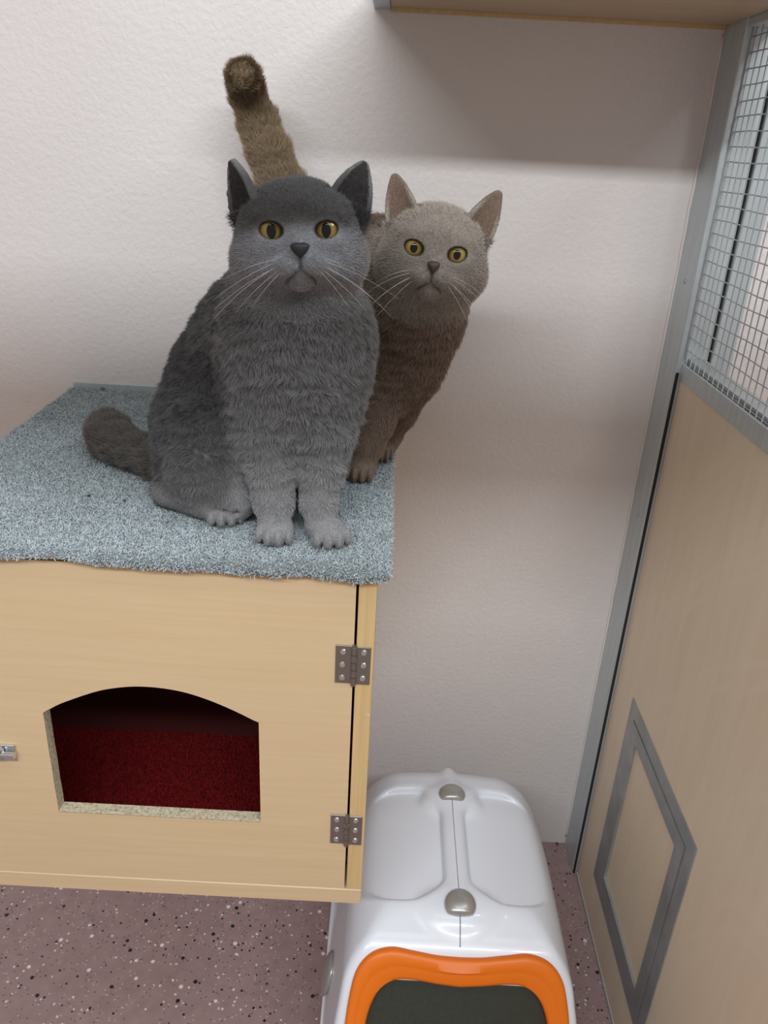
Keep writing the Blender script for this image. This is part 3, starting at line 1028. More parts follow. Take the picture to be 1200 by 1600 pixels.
def furry(parent, V, Q, n, H, ears, tail, coat, mfur, opt):
    eyes = opt['eyes']
    def geom(P):
        q = H.inv(P)
        rr = np.linalg.norm(q * [1, 1, 1.05], axis=1)
        return q, rr
    def eye_r(q):
        best = np.full(len(q), 9.0)
        for s_ in (-1, 1):
            d = eye_metric(q[:, 0], q[:, 2], s_, *eyes)
            d[q[:, 1] < 0.2] = 9
            best = np.minimum(best, d)
        return best
    def nose_r(q):
        d = np.sqrt((q[:, 0] / 0.13) ** 2 + ((q[:, 2] + 0.20) / 0.10) ** 2)
        d[q[:, 1] < 0.6] = 9
        return d
    def mouth_d(q):
        m = np.full(len(q), 9.0)
        front = q[:, 1] > 0.5
        x = np.abs(q[:, 0])
        d1 = np.where((q[:, 2] < -0.28) & (q[:, 2] > -0.46), x, 9)
        zc = -0.43 - 0.83 * x
        d2 = np.where(x < 0.22, np.abs(q[:, 2] - zc), 9)
        m[front] = np.minimum(d1, d2)[front]
        return m
    def weight(P):
        q, rr = geom(P)
        w = np.ones(len(P))
        w[rr < 1.35] = 1.9
        w[(q[:, 1] > 0.45) & (rr < 1.3)] = 2.4
        w *= ss(eye_r(q), 1.04, 1.16)
        w *= ss(nose_r(q), 0.9, 1.2)
        w *= ss(mouth_d(q), 0.008, 0.026)
        return w
    P, N = sample_surface(V, Q, weight, n)
    q, rr = geom(P)
    headm = 1 - ss(rr, 1.12, 1.45)
    er = eye_r(q)
    # flow
    nose = H.L(0, 0.98, -0.14)
    fl = np.tile(np.array(opt.get('flow', (0, 0.25, -1.0))), (len(P), 1))
    away = P - nose
    away /= np.linalg.norm(away, axis=1)[:, None] + 1e-9
    fl = fl * (1 - headm[:, None]) + away * headm[:, None]
    L = opt['len'] * (1 - headm) + opt['len'] * 0.80 * headm
    face = ss(q[:, 1], 0.25, 0.75) * headm
    L = L * (1 - 0.55 * face)
    L *= 0.45 + 0.55 * ss(er, 1.0, 2.2)
    lift = np.full(len(P), 0.62)
    # legs and paws
    low = 1 - ss(P[:, 2], ZC + 0.03, ZC + 0.12)
    paws = 1 - ss(P[:, 2], ZC + 0.020, ZC + 0.034)
    if opt.get('low'):
        lm = opt['low'](P)
        low = low * lm; paws = paws * lm
    L = L * (1 - 0.35 * low) * (1 - 0.68 * paws)
    # tail
    td, tdir = seg_dist(P, tail)
    tm = (td < 0.006) & opt['tailm'](P)
    fl[tm] = tdir[tm]
    L[tm] = opt['taillen']
    inner_all = np.zeros(len(P), bool)
    for e in ears:
        on, inner, b = ear_mask(P, e)
        fl[on] = e['v'] * 0.9 + fl[on] * 0.1
        L[on] = np.where(inner[on], 0.0034, 0.0020) * (1 - 0.55 * ss(b[on], 0.6, 1.0))
        lift[on] = 0.30
        inner_all |= on & inner & (b > 0.0)
    # clumps
    Pa = P * [0.6, 0.8, 1.5]
    big = np.stack([vnoise(Pa, opt['clump'], 40 + i) for i in range(3)], 1)
    mid = np.stack([vnoise(P, opt['clump'] * 2.6, 50 + i) for i in range(3)], 1)
    body = (1 - headm) * (1 - low * 0.6)
    amp = opt['clamp'] * (0.25 + 0.75 * body)
    fl = fl + big * amp[:, None] + mid * (0.5 * amp)[:, None]
    T = fl - N * np.sum(fl * N, 1)[:, None]
    T /= np.linalg.norm(T, axis=1)[:, None] + 1e-9
    lift = lift * (1 - 0.25 * face)
    d0 = N * lift[:, None] + T * (1 - 0.5 * lift)[:, None] + RNG.normal(0, 0.13, P.shape)
    d0 /= np.linalg.norm(d0, axis=1)[:, None]
    d1 = d0 * 0.7 + T * 0.45
    d1 /= np.linalg.norm(d1, axis=1)[:, None]
    L = L * (1 + 0.42 * vnoise(Pa, opt['clump'] * 1.5, 61) * body)
    L = L * RNG.uniform(0.7, 1.2, len(P))
    p0 = P - N * 0.0006
    p1 = p0 + d0 * (L * 0.4)[:, None]
    p2 = p1 + (d0 + d1) * 0.5 * (L * 0.3)[:, None]
    p3 = p2 + d1 * (L * 0.3)[:, None]
    pts = np.stack([p0, p1, p2, p3], 1)
    floor = ZC + 0.0006
    pts[:, :, 2] = np.maximum(pts[:, :, 2], floor)
    c = coat(P, q, headm, face, er, inner_all, tm, low, paws, N)
    # the short dense undercoat on the body's own mesh has the same colours
    qv, rv = geom(V)
    hm = 1 - ss(rv, 1.12, 1.45)
    lo_ = 1 - ss(V[:, 2], ZC + 0.03, ZC + 0.12); pw_ = 1 - ss(V[:, 2], ZC + 0.020, ZC + 0.034)
    if opt.get('low'):
        lm = opt['low'](V); lo_ = lo_ * lm; pw_ = pw_ * lm
    tv, _ = seg_dist(V, tail)
    iv = np.zeros(len(V), bool)
    for e in ears:
        on, inner, b = ear_mask(V, e)
        iv |= on & inner & (b > 0)
    erv = eye_r(qv)
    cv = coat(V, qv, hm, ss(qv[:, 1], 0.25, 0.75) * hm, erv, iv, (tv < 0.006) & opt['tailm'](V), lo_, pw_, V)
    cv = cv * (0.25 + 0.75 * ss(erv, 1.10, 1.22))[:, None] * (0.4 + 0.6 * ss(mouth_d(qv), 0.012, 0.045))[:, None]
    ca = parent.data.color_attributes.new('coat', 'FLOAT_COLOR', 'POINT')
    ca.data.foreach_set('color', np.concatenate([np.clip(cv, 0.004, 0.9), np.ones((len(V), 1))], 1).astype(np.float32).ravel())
    c = c * (1 + 0.11 * RNG.normal(0, 1, len(P)) + 0.08 * mid[:, 0] + 0.07 * vnoise(P, 330, 71))[:, None]
    li = inner_all & (RNG.random(len(P)) < 0.22)
    c[li] *= opt.get('earlight', 1.25)
    md = mouth_d(q)
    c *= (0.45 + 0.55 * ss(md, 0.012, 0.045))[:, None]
    c = np.clip(c, 0.004, 0.9)
    r = opt['rad']
    return hair_object('fur', pts, [r, r * 0.9, r * 0.62, r * 0.18], c, mfur, parent)

def lin(*c):
    return np.array(srgb(*c)[:3])

def undercoat(name):
    m = mat(name, g(0.5), 0.9)
    t = NT(m)
    at = t.n('ShaderNodeAttribute', attribute_name='coat')
    f = t.noise(t.coord(), 900, 2)
    t.base(t.mix(1.0, at.outputs['Color'], t.ramp(f, [(0.3, g(0.45)), (0.7, g(0.95))]), 'MULTIPLY'))
    t.bump(f, 0.5, 0.001)
    return m
m_fur = strand_mat('plush_fur', 0.62, 0.42, 1.15, 0.25)  # dark roots: natural ticking, deepened to paint shade into the creases
m_whisk = mat('white_whisker', srgb(232, 230, 226), 0.35)

def fur_folds(V, Q, H, amp, region):
    """shallow wrinkles where the loose coat bunches up on the chest"""
    N = np.zeros_like(V)
    A, B, D = V[Q[:, 0]], V[Q[:, 1]], V[Q[:, 3]]
    n = np.cross(B - A, D - A)
    for c in range(3):
        for k in range(4):
            N[:, c] += np.bincount(Q[:, k], n[:, c], len(V))
    N /= np.linalg.norm(N, axis=1)[:, None] + 1e-12
    r = np.linalg.norm(H.inv(V), axis=1)
    w = region(V) * ss(r, 1.0, 1.3)
    P = V * [0.55, 0.8, 1.7] + 0.006 * np.stack([vnoise(V, 60, 80 + i) for i in range(3)], 1)
    f = vnoise(P, 62, 90) + 0.5 * vnoise(P, 130, 91)
    return V + N * (amp * w * f)[:, None]

# ---- the blue-grey cat, sitting
GH = Head((-0.0924,0.7860,1.2141), (0.12, -0.965, 0.205), 3.0, 0.0622)
F = Field((-0.43, 0.67, 0.918), (0.01, 0.99, 1.31), 0.0014)
# torso
F.chain([(-0.0973,0.8250,1.1473,0.0616), (-0.0961,0.8100,1.1264,0.0736), (-0.0988,0.8120,1.0859,0.0753), (-0.1028,0.8120,1.0406,0.0668), (-0.1043,0.8080,1.0059,0.0497)], 0.02)
F.chain([(-0.1157,0.8350,1.1433,0.0611), (-0.1380,0.8680,1.1015,0.0744), (-0.1720,0.8800,1.0459,0.0759), (-0.1874,0.8680,0.9954,0.0797), (-0.1976,0.8580,0.9631,0.0682)], 0.010)
F.cone((-0.1744,0.8100,0.9901,0.0641), (-0.1857,0.7887,0.9754,0.0494), 0.012)
# haunch on the left with its folded hind leg
F.cone((-0.2010,0.8150,0.9979,0.0503), (-0.1838,0.7950,0.9693,0.0402), 0.010)
F.cone((-0.1838,0.7950,0.9693,0.0388), (-0.1566,0.7694,0.9518,0.0258), 0.015)
F.cone((-0.2357,0.7939,0.9456,0.0196), (-0.1824,0.7675,0.9437,0.0177), 0.012)
hind = paw(F, (-0.1669,0.7620,0.9261), -72, 0.0205, 0.9)
# haunch on the hidden right side
F.cone((-0.115, 0.875, 1.00, 0.055), (-0.085, 0.845, 0.962, 0.032), 0.02)
paw(F, (-0.078, 0.815), -85, 0.019)
# front legs
F.chain([(-0.1317,0.7950,1.0650,0.0383), (-0.1239,0.7750,1.0235,0.0304), (-0.1167,0.7600,0.9908,0.0244), (-0.1124,0.7470,0.9607,0.0192), (-0.1104,0.7370,0.9384,0.0178)], 0.012)
F.chain([(-0.0661,0.8000,1.0672,0.0398), (-0.0635,0.7800,1.0252,0.0279), (-0.0656,0.7650,0.9918,0.0219), (-0.0665,0.7520,0.9612,0.0173), (-0.0639,0.7420,0.9388,0.0166)], 0.012)
F.cone((-0.1104,0.7370,0.9384,0.0172), (-0.1081,0.7250,0.9327,0.0144), 0.008)
F.cone((-0.0639,0.7420,0.9388,0.0160), (-0.0548,0.7300,0.9334,0.0145), 0.008)
paw(F, (-0.1082,0.7260,0.9271), -92, 0.0205)
paw(F, (-0.0518,0.7270,0.9292), -72, 0.0215)
# tail lying on the carpet
gtail = [(-0.2350,0.8552,0.9461,0.0201), (-0.2705,0.8758,0.9465,0.0205), (-0.2995,0.8965,0.9485,0.0225), (-0.3244,0.9146,0.9512,0.0252), (-0.3441,0.9341,0.9532,0.0272), (-0.3537,0.9533,0.9537,0.0277)]
F.chain(gtail, 0.006)
head_sdf(F, GH)
F.cone(GH.S(0, -0.22, -0.25, 0.62), (-0.0967,0.8200,1.1470,0.0613), 0.012)
e1 = ear(F, GH, (0.74, 0.02, 0.50), (1.04, 0.05, 1.13), (0.22, 0.95, 0.1), 0.30)
e2 = ear(F, GH, (-0.66, 0.05, 0.50), (-0.93, 0.10, 1.15), (-0.80, 0.60, 0.0), 0.27)
F.F += 0.0026
GE = (0.39, 0.095, 0.160, 0.118)
eye_cut(F, GH, GE[0], GE[1], 0.80, GE[2], GE[3])
V, Q = F.mesh()
print('grey', len(V))
V = fur_folds(V, Q, GH, 0.0019, lambda P: ss(P[:, 2], 0.965, 1.0) * (1 - ss(P[:, 1], 0.84, 0.88)) * (1 - ss(P[:, 2], 1.17, 1.19)))
V[:, 2] = np.maximum(V[:, 2], ZC - 0.001)
m_gbody = undercoat('blue_grey_undercoat')
grey = np_mesh('cat', V, Q, m_gbody)
tag(grey, 'plump blue-grey shorthair cat sitting upright in front on the carpet', 'cat')
def grey_coat(P, q, headm, face, er, inner, tm, low, paws, N):
    c = np.tile(lin(133, 133, 135), (len(P), 1))
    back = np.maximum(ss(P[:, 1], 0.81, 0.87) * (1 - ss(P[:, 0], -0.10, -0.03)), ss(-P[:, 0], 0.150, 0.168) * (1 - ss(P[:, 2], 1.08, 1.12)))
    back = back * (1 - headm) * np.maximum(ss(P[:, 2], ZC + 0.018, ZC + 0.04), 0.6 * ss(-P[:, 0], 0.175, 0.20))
    c = c * (1 - 0.47 * back)[:, None]  # back and haunch darker: part coat tone, part shade put into the colour
    st = np.clip(np.sin((q[:, 2] + 0.30 * np.abs(q[:, 0])) * 62 + 2.0 * vnoise(P, 90, 5)), 0, 1) * face * (np.abs(q[:, 0]) > 0.16) * (np.abs(q[:, 0]) < 0.52) * ss(-q[:, 2], 0.22, 0.30) * ss(q[:, 2], -0.58, -0.50)
    c = c * (1 - 0.58 * st)[:, None]
    fore = ss(q[:, 2] + 0.10 * np.abs(q[:, 0]) + 0.05 * vnoise(P, 70, 9), -0.02, 0.40) * headm
    c = c * (1 - 0.48 * fore)[:, None]  # darker forehead, some of it shade carried in the coat colour
    jowl = headm * (1 - ss(q[:, 2], -0.05, 0.25))
    c = c * (1 + 0.42 * jowl)[:, None]  # paler cheeks, partly light painted into the fur
    muz = face * (1 - ss(q[:, 2], 0.0, 0.2)) * ss(q[:, 2], -0.62, -0.46)
    c = c * (1 - muz * 0.8)[:, None] + lin(182, 188, 198) * (muz * 0.8)[:, None]  # muzzle's own bluish tone plus painted highlights
    c = c * (1 + 0.30 * low * (P[:, 1] < 0.79))[:, None]  # lower legs lightened, in part by light worked into the colour
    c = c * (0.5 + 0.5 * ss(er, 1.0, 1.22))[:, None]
    c[inner] = lin(60, 57, 58)
    c[tm] = lin(104, 100, 96)
    # faint bars on the forelegs
    leg = (P[:, 1] < 0.80) & (P[:, 2] > ZC + 0.05) & (P[:, 2] < ZC + 0.17)
    bars = 1 - 0.22 * np.clip(np.sin((P[:, 2] + 0.25 * np.abs(P[:, 0] + 0.09) + 0.004 * vnoise(P, 40, 7)) * 420), 0, 1) * leg
    return c * bars[:, None]
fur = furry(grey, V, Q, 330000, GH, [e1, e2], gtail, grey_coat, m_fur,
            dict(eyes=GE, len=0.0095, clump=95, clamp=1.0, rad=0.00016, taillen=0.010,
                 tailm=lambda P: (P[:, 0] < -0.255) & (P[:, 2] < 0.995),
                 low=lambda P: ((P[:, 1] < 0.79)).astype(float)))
m_geye = m_eye('amber_eye_slit', srgb(164, 142, 78), srgb(124, 100, 48), 0.29, 0.44)
m_noseg = mat('slate_nose_leather', srgb(44, 44, 50), 0.5)
for s_ in (-1, 1):
    add_eye(GH, GE[0], GE[1] - 0.012, 0.475, 0.245, m_geye, grey, s_)
add_nose(GH, m_noseg, grey)
for side in (-1, 1):
    for i, (x, z, a, l, dr) in enumerate(((0.26, -0.30, -8, 0.050, 0.010), (0.30, -0.34, -16, 0.068, 0.014), (0.24, -0.38, -22, 0.062, 0.014),
                                          (0.32, -0.40, -27, 0.072, 0.018), (0.27, -0.44, -34, 0.055, 0.012), (0.20, -0.42, -40, 0.045, 0.010))):
        add_whisker(GH, (side * x, 0.86 - 0.25 * abs(x), z), side, a + random.uniform(-3, 3), l * random.uniform(0.9, 1.1), dr, m_whisk, grey)

# ---- the lilac cat, standing behind
LH = Head((0.0423,0.9300,1.1925), (-0.02, -0.985, 0.105), -5.7, 0.0605)
F = Field((-0.25, 0.85, 0.918), (0.14, 1.21, 1.42), 0.0015)
F.chain([(0.0390,0.9550,1.1483,0.0465), (0.0268,0.9680,1.1078,0.0510), (0.0116,0.9750,1.0622,0.0492), (-0.0013,0.9720,1.0215,0.0370)], 0.02)
F.chain([(0.0077,0.9850,1.1304,0.0545), (-0.0196,1.0050,1.1525,0.0660), (-0.0761,1.0600,1.1375,0.0698), (-0.1334,1.1000,1.1411,0.0618)], 0.03)
F.chain([(-0.0096,0.9600,1.0326,0.0365), (-0.0174,0.9400,0.9889,0.0246), (-0.0243,0.9250,0.9603,0.0198), (-0.0271,0.9150,0.9403,0.0166)], 0.012)
F.cone((-0.0271,0.9150,0.9403,0.0166), (-0.0280,0.9050,0.9340,0.0141), 0.008)
paw(F, (-0.0301,0.9020,0.9309), -98, 0.0185)
F.chain([(0.0404,0.9750,1.0718,0.0316), (0.0318,0.9850,1.0363,0.0275), (0.0184,0.9880,0.9881,0.0182), (0.0055,0.9880,0.9497,0.0126), (0.0013,0.9850,0.9345,0.0101)], 0.014)
F.cone((0.0013,0.9850,0.9345,0.0101), (-0.0005, 0.975, 0.937, 0.010), 0.006)
paw(F, (-0.0010, 0.970), -92, 0.0125)
# hind legs
for dx, dy in ((0.0, 0.0), (0.055, 0.05)):
    F.chain([(-0.165 + dx, 1.085 + dy, 1.090, 0.045), (-0.150 + dx, 1.065 + dy, 1.035, 0.030), (-0.165 + dx, 1.095 + dy, 0.985, 0.016), (-0.160 + dx, 1.085 + dy, 0.945, 0.013)], 0.015)
    paw(F, (-0.156 + dx, 1.070 + dy), -80, 0.017)
ltail = [(-0.1383,1.1250,1.2036,0.0325), (-0.1566,1.1350,1.2459,0.0297), (-0.1731,1.1400,1.2838,0.0269), (-0.1893,1.1450,1.3209,0.0241), (-0.1994,1.1400,1.3496,0.0213), (-0.2004,1.1200,1.3655,0.0199), (-0.1955,1.0850,1.3689,0.0193)]
F.chain(ltail, 0.008)
head_sdf(F, LH)
F.cone(LH.S(0, -0.15, -0.25, 0.68), (0.0307,0.9600,1.1285,0.0472), 0.03)
l1 = ear(F, LH, (0.66, 0.02, 0.52), (0.99, 0.05, 1.26), (0.30, 0.90, 0.1), 0.28)
l2 = ear(F, LH, (-0.62, 0.02, 0.52), (-0.95, 0.05, 1.26), (-0.30, 0.90, 0.1), 0.28)
F.F += 0.0026
LE = (0.385, 0.075, 0.165, 0.130)
eye_cut(F, LH, LE[0], LE[1], 0.80, LE[2], LE[3])
V, Q = F.mesh()
print('lilac', len(V))
V = fur_folds(V, Q, LH, 0.0010, lambda P: ss(P[:, 2], 0.98, 1.03) * (1 - ss(P[:, 2], 1.20, 1.23)))
V[:, 2] = np.maximum(V[:, 2], ZC - 0.001)
m_lbody = undercoat('lilac_undercoat')
lilac = np_mesh('cat', V, Q, m_lbody)
tag(lilac, 'brownish lilac shorthair cat standing behind the grey one with its tail raised', 'cat')
def lilac_coat(P, q, headm, face, er, inner, tm, low, paws, N):
    c = np.tile(lin(138, 120, 107), (len(P), 1))
    hc = lin(172, 163, 154)
    c = c * (1 - headm)[:, None] + hc * headm[:, None]
    muz = face * (1 - ss(q[:, 2], 0.0, 0.2)) * 0.3
    c = c * (1 - muz)[:, None] + lin(160, 156, 156) * muz[:, None]
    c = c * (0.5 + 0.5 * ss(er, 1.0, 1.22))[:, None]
    c[inner] = lin(138, 117, 102)
    tb = (tm * ss(P[:, 2], 1.19, 1.29))[:, None]
    c = c * (1 - tb) + lin(156, 136, 110) * tb
    return c
furry(lilac, V, Q, 230000, LH, [l1, l2], ltail, lilac_coat, m_fur,
      dict(eyes=LE, len=0.0090, clump=85, clamp=0.5, rad=0.00018, taillen=0.0115, flow=(-0.35, 0.1, -0.9),
           tailm=lambda P: P[:, 2] > 1.20))
m_leye = m_eye('amber_eye_round', srgb(172, 148, 82), srgb(132, 106, 50), 0.27, 0.36)
m_nosel = mat('brown_nose_leather', srgb(74, 58, 56), 0.5)
for s_ in (-1, 1):
    add_eye(LH, LE[0], LE[1] - 0.012, 0.475, 0.245, m_leye, lilac, s_)
add_nose(LH, m_nosel, lilac, 0.125)
for side in (-1, 1):
    for i, (x, z, a, l, dr) in enumerate(((0.26, -0.30, -4, 0.044, 0.016), (0.30, -0.34, -14, 0.058, 0.020), (0.24, -0.38, -24, 0.060, 0.020),
                                          (0.32, -0.40, -32, 0.058, 0.020), (0.27, -0.44, -40, 0.050, 0.014))):
        add_whisker(LH, (side * x, 0.86 - 0.25 * abs(x), z), side, a + random.uniform(-3, 3), l * random.uniform(0.9, 1.1), dr, m_whisk, lilac)

# ------------------------------------------------------------------ covered litter box on the floor
BX = 0.134
lb = empty('covered_litter_box', (BX, 0.83, 0.0), 'white hooded cat litter box with an orange door frame on the floor', 'litter box')
F = Field((BX - 0.24, 0.53, -0.01), (BX + 0.24, 1.16, 0.40), 0.0023)
def hood(X, Y, Z, grow=0.0):
    w = np.interp(Z.ravel(), [0.0, 0.10, 0.15, 0.20, 0.25, 0.30, 0.40], [0.186, 0.184, 0.177, 0.169, 0.161, 0.153, 0.140]).reshape(Z.shape)
    rear = 1.095 - 0.10 * np.clip(Z - 0.10, 0, 1) ** 1.0
    xx = X - BX
    rb = 0.058
    top = 0.366 - 0.75 * xx * xx - 0.9 * np.clip(Y - 0.93, 0, 1) ** 2 * 1.6
    taper = 1 - 0.30 * np.clip((Y - 0.85) / 0.25, 0, 1) ** 2 * 0.5
    qx = np.abs(xx) - (w * taper - rb)
    qy = Y - (rear - rb)
    qz = Z - (top - rb)
    d = np.sqrt(np.maximum(qx, 0) ** 2 + np.maximum(qy, 0) ** 2 + np.maximum(qz, 0) ** 2) + np.minimum(np.maximum(np.maximum(qx, qy), qz), 0) - rb
    def smax(a, b, k):
        h = np.clip(0.5 + 0.5 * (a - b) / k, 0, 1)
        return a * h + b * (1 - h) + k * h * (1 - h)
    a1 = math.radians(22)
    p1 = -(Y - 0.765) * math.sin(a1) + (Z - 0.3605) * math.cos(a1)
    a2 = math.radians(60)
    p2 = -(Y - 0.712) * math.sin(a2) + (Z - 0.336) * math.cos(a2)
    d = smax(smax(d, p1, 0.006), p2, 0.012)
    return d
lo, hi = (BX - 0.24, 0.53, -0.01), (BX + 0.24, 1.16, 0.40)
F.custom(lo, hi, lambda X, Y, Z: hood(X, Y, Z), 0.0)
# scooped panels either side of the handle ridge
def scoop(sgn):
    def fn(X, Y, Z):
        xx = (X - BX) * sgn
        r = 0.046
        cx = (0.0175 + 0.128) / 2; hx = (0.128 - 0.0175) / 2
        cy = (0.775 + 0.985) / 2; hy = (0.985 - 0.775) / 2
        qx = np.abs(xx - cx) - (hx - r); qy = np.abs(Y - cy) - (hy - r)
        d2 = np.sqrt(np.maximum(qx, 0) ** 2 + np.maximum(qy, 0) ** 2) + np.minimum(np.maximum(qx, qy), 0) - r
        floor_ = 0.3535 - 0.75 * xx * xx - 0.9 * np.clip(Y - 0.93, 0, 1) ** 2 * 1.6
        return np.maximum(d2, floor_ - Z) + 0 * Z
    return fn
for sgn in (-1, 1):
    F.custom(lo, hi, scoop(sgn), 0.009, 'c')
# swellings under the two buttons and the peak at the rear
F.ell((BX, 0.768, 0.348), (0.050, 0.028, 0.016), None, 0.018)
F.ell((BX, 0.962, 0.351), (0.045, 0.030, 0.018), None, 0.014)
F.cone((BX, 0.965, 0.360, 0.010), (BX, 1.035, 0.349, 0.006), 0.02)
F.chain([(BX, 0.79, 0.356, 0.012), (BX, 0.98, 0.356, 0.012)], 0.010)
# hollow it out and cut the entrance
inner = F.F + 0.0065
F.F = np.maximum(F.F, -inner)
def sl_plane(Y, Z):
    a2 = math.radians(60)
    return -(Y - 0.712) * math.sin(a2) + (Z - 0.336) * math.cos(a2), (Y - 0.712) * -math.cos(a2) + (0.336 - Z) * math.sin(a2)
def entrance(X, Y, Z):
    n_, t_ = sl_plane(Y, Z)
    xx = np.abs(X - BX)
    qx = xx - (0.122 - 0.04); qt = np.abs(t_ - 0.145) - (0.107 - 0.04)
    d2 = np.sqrt(np.maximum(qx, 0) ** 2 + np.maximum(qt, 0) ** 2) + np.minimum(np.maximum(qx, qt), 0) - 0.04
    return np.maximum(d2, np.abs(n_) - 0.045)
F.custom(lo, hi, entrance, 0.002, 'c')
F.custom(lo, hi, lambda X, Y, Z: (Z - 0.106) + 0 * X + 0 * Y, 0.001, 'c')
V, Q = F.mesh(4)
# smooth away the last of the voxel grain on the plastic
np_mesh('hood', V, Q, m_white, lb)
HV = V[(np.abs(V[:, 0] - BX) < 0.004)]
# white tray below
F = Field((BX - 0.24, 0.53, -0.01), (BX + 0.24, 1.16, 0.14), 0.003)
def tray(X, Y, Z):
    w = 0.164 + 0.16 * np.clip(Z, 0, 1) + 0.006 * (Z > 0.094)
    r = 0.05
    qx = np.abs(X - BX) - (w - r); qy = np.abs(Y - 0.837) - (0.232 + 0.16 * np.clip(Z, 0, 1) - r + 0.006 * (Z > 0.094))
    d2 = np.sqrt(np.maximum(qx, 0) ** 2 + np.maximum(qy, 0) ** 2) + np.minimum(np.maximum(qx, qy), 0) - r
    return np.maximum(d2, np.maximum(Z - 0.107, 0.001 - Z))
def tray_in(X, Y, Z):
    w = 0.159 + 0.16 * np.clip(Z, 0, 1)
    r = 0.048
    qx = np.abs(X - BX) - (w - r); qy = np.abs(Y - 0.837) - (0.227 + 0.16 * np.clip(Z, 0, 1) - r)
    d2 = np.sqrt(np.maximum(qx, 0) ** 2 + np.maximum(qy, 0) ** 2) + np.minimum(np.maximum(qx, qy), 0) - r
    return np.maximum(d2, 0.006 - Z)
F.custom(lo, hi, tray, 0.0)
F.custom(lo, hi, tray_in, 0.001, 'c')
V, Q = F.mesh(2)
np_mesh('tray', V, Q, m_white, lb)
# litter
lm = MB()
NX, NY = 60, 80
vs = []
for j in range(NY + 1):
    for i in range(NX + 1):
        x = BX - 0.168 + 0.336 * i / NX; y_ = 0.612 + 0.45 * j / NY
        vs.append((x, y_, 0.052 + 0.004 * float(vnoise(np.array([[x, y_, 0]]), 30, 3)[0]) + 0.0012 * random.random()))
lm.add(vs, [(j * (NX + 1) + i, j * (NX + 1) + i + 1, (j + 1) * (NX + 1) + i + 1, (j + 1) * (NX + 1) + i) for j in range(NY) for i in range(NX)])
lt = lm.build('clay_litter', m_litter, lb, smooth=False, fix=False)
tag(lt, kind='stuff')

# orange door frame lying on the sloping front
A2 = math.radians(60)
def on_front(x, t_, n_):
    """x across, t_ down the slope, n_ out of it"""
    return (BX + x, 0.712 - t_ * math.cos(A2) - n_ * math.sin(A2), 0.336 - t_ * math.sin(A2) + n_ * math.cos(A2))
def smooth_loop(half, n):
    """catmull-rom through a half outline (x>=0, top centre first), mirrored to a closed loop"""
    pts = [cat(half, (len(half) - 1) * i / (n - 1)) for i in range(n)]
    left = [(-x, t_) for x, t_ in reversed(pts[1:-1])]
    return pts + left
outer = [(0.0, 0.004), (0.030, 0.003), (0.062, -0.001), (0.092, -0.004), (0.118, 0.004), (0.135, 0.024), (0.143, 0.055), (0.148, 0.10), (0.151, 0.15), (0.152, 0.20), (0.146, 0.245), (0.11, 0.266), (0.06, 0.268), (0.0, 0.268)]
innr = [(0.0, 0.0400), (0.030, 0.0375), (0.060, 0.034), (0.084, 0.035), (0.101, 0.045), (0.112, 0.062), (0.119, 0.085), (0.122, 0.115), (0.123, 0.15), (0.123, 0.185), (0.116, 0.218), (0.09, 0.234), (0.05, 0.236), (0.0, 0.236)]
nO = 64
lo_, li_ = smooth_loop(outer, nO), smooth_loop(innr, nO)
prof = [(0.0, -0.004), (0.0, 0.004), (0.04, 0.0075), (0.14, 0.0090), (0.42, 0.0098), (0.50, 0.0082), (0.56, 0.0082), (0.86, 0.0072), (0.97, 0.0055), (1.0, 0.002), (1.0, -0.012)]
b = MB()
vs, n = [], len(lo_)
for w_, h_ in prof:
    for (x0, t0), (x1, t1) in zip(lo_, li_):
        x = x0 + (x1 - x0) * w_; tt = t0 + (t1 - t0) * w_
        lip = h_
        if 0.3 < w_ < 0.6 and tt < 0.06 and abs(x) < 0.05:      # raised finger lip in the middle
            lip += 0.0013 * (1 + math.cos(math.pi * x / 0.05)) * (1 if w_ < 0.45 else 0.2)
        vs.append(on_front(x, tt, lip))
k = len(prof)
fs = [(r * n + i, r * n + (i + 1) % n, ((r + 1) % k) * n + (i + 1) % n, ((r + 1) % k) * n + i) for r in range(k) for i in range(n)]
b.add(vs, fs)
b.build('door_frame', m_orange, lb, smooth=True, angle=50)
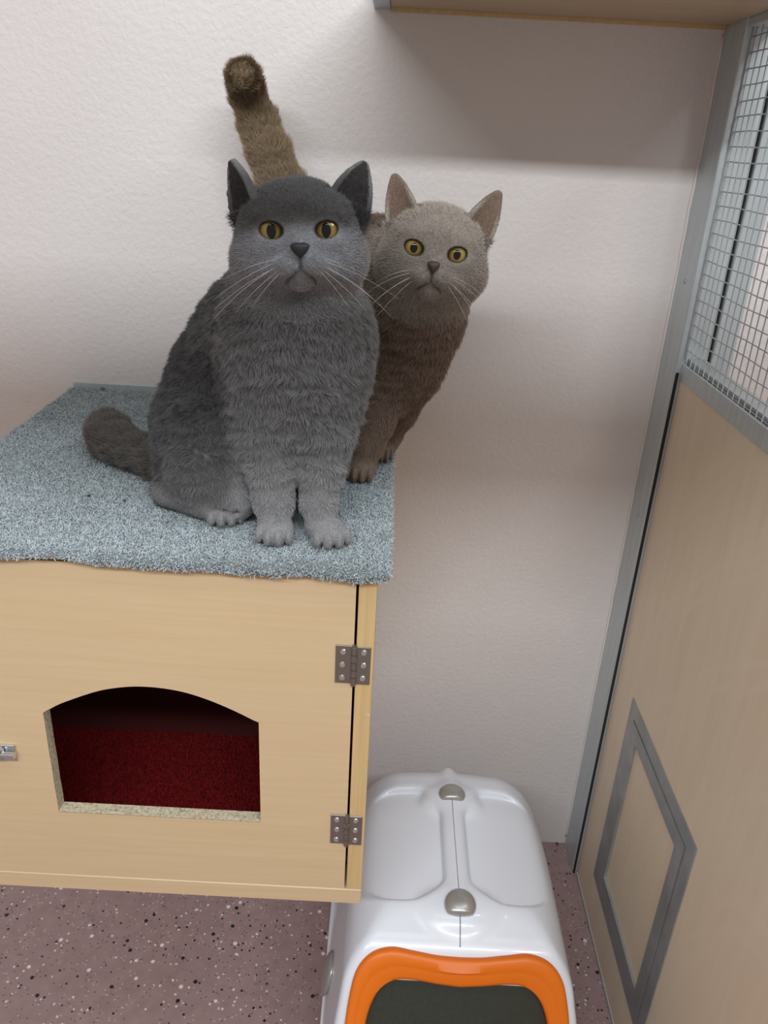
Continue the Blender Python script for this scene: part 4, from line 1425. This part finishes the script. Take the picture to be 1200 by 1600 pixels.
# smoked swing door
b = MB()
ctr = (0.0, 0.14)
ring = [(x * 1.02, t_ + (0.002 if t_ > 0.14 else -0.002)) for x, t_ in li_]
vs = []
for dn in (-0.0085, -0.0105):
    for f_ in (1.0, 0.75, 0.5, 0.25):
        for x, t_ in ring:
            bow = 0.004 * (1 - f_ ** 2)
            vs.append(on_front(ctr[0] + (x - ctr[0]) * f_, ctr[1] + (t_ - ctr[1]) * f_, dn + bow))
    vs.append(on_front(ctr[0], ctr[1], dn + 0.004))
n = len(ring); per = 4 * n + 1
fs = []
for s_ in (0, 1):
    o_ = s_ * per
    for r in range(3):
        fs += [(o_ + r * n + i, o_ + r * n + (i + 1) % n, o_ + (r + 1) * n + (i + 1) % n, o_ + (r + 1) * n + i) for i in range(n)]
    fs += [(o_ + 3 * n + i, o_ + 3 * n + (i + 1) % n, o_ + 4 * n) for i in range(n)]
fs += [(i, (i + 1) % n, per + (i + 1) % n, per + i) for i in range(n)]
b.add(vs, fs)
b.build('swing_door', m_smoke, lb, smooth=True, angle=50)

# silver buttons at both ends of the handle ridge
def half_dome(p):
    return p
def button(c, w, l, h, tilt):
    M = Matrix.Rotation(math.radians(tilt), 3, 'X')
    def shp(p):
        # blunt front (towards -y), round behind
        yv = p.y / l
        y_ = l * (yv if yv > -0.62 else -0.62 + (yv + 0.62) * 0.35)
        return Vector((p.x * (1.0 + 0.10 * (1 - yv) * 0.5), y_, p.z))
    MB().ball(c, (w, l, h), M, 36, 18, shp).build('button', m_silver, lb, smooth=True)
button((BX + 0.0005, 0.762, 0.3690), 0.0205, 0.021, 0.0095, 14)
button((BX + 0.0005, 0.962, 0.3715), 0.0200, 0.019, 0.0095, 4)
# side clips
def clip(x, y_, z_, sgn):
    b = MB()
    M = Matrix.Rotation(math.radians(-14 * sgn), 3, 'Y')
    b.ball((x, y_, z_), (0.0085, 0.030, 0.033), M, 28, 16)
    o = b.build('side_clip', m_silver, lb, smooth=True)
    return o
clip(BX - 0.179, 0.800, 0.160, -1)
clip(BX + 0.179, 0.765, 0.160, 1)
clip(BX + 0.179, 0.985, 0.160, 1)
clip(BX - 0.179, 0.985, 0.160, -1)
# moulded seam down the middle of the hood
pts = []
for y_ in np.arange(0.718, 0.985, 0.006):
    m_ = np.abs(HV[:, 1] - y_) < 0.004
    if m_.any(): pts.append((BX, y_, float(HV[m_, 2].max()) - 0.0001))
MB().tube(pts, 0.00055, 6).build('seam', mat('seam_shadow_gap', srgb(120, 122, 128), 0.7), lb, smooth=True)
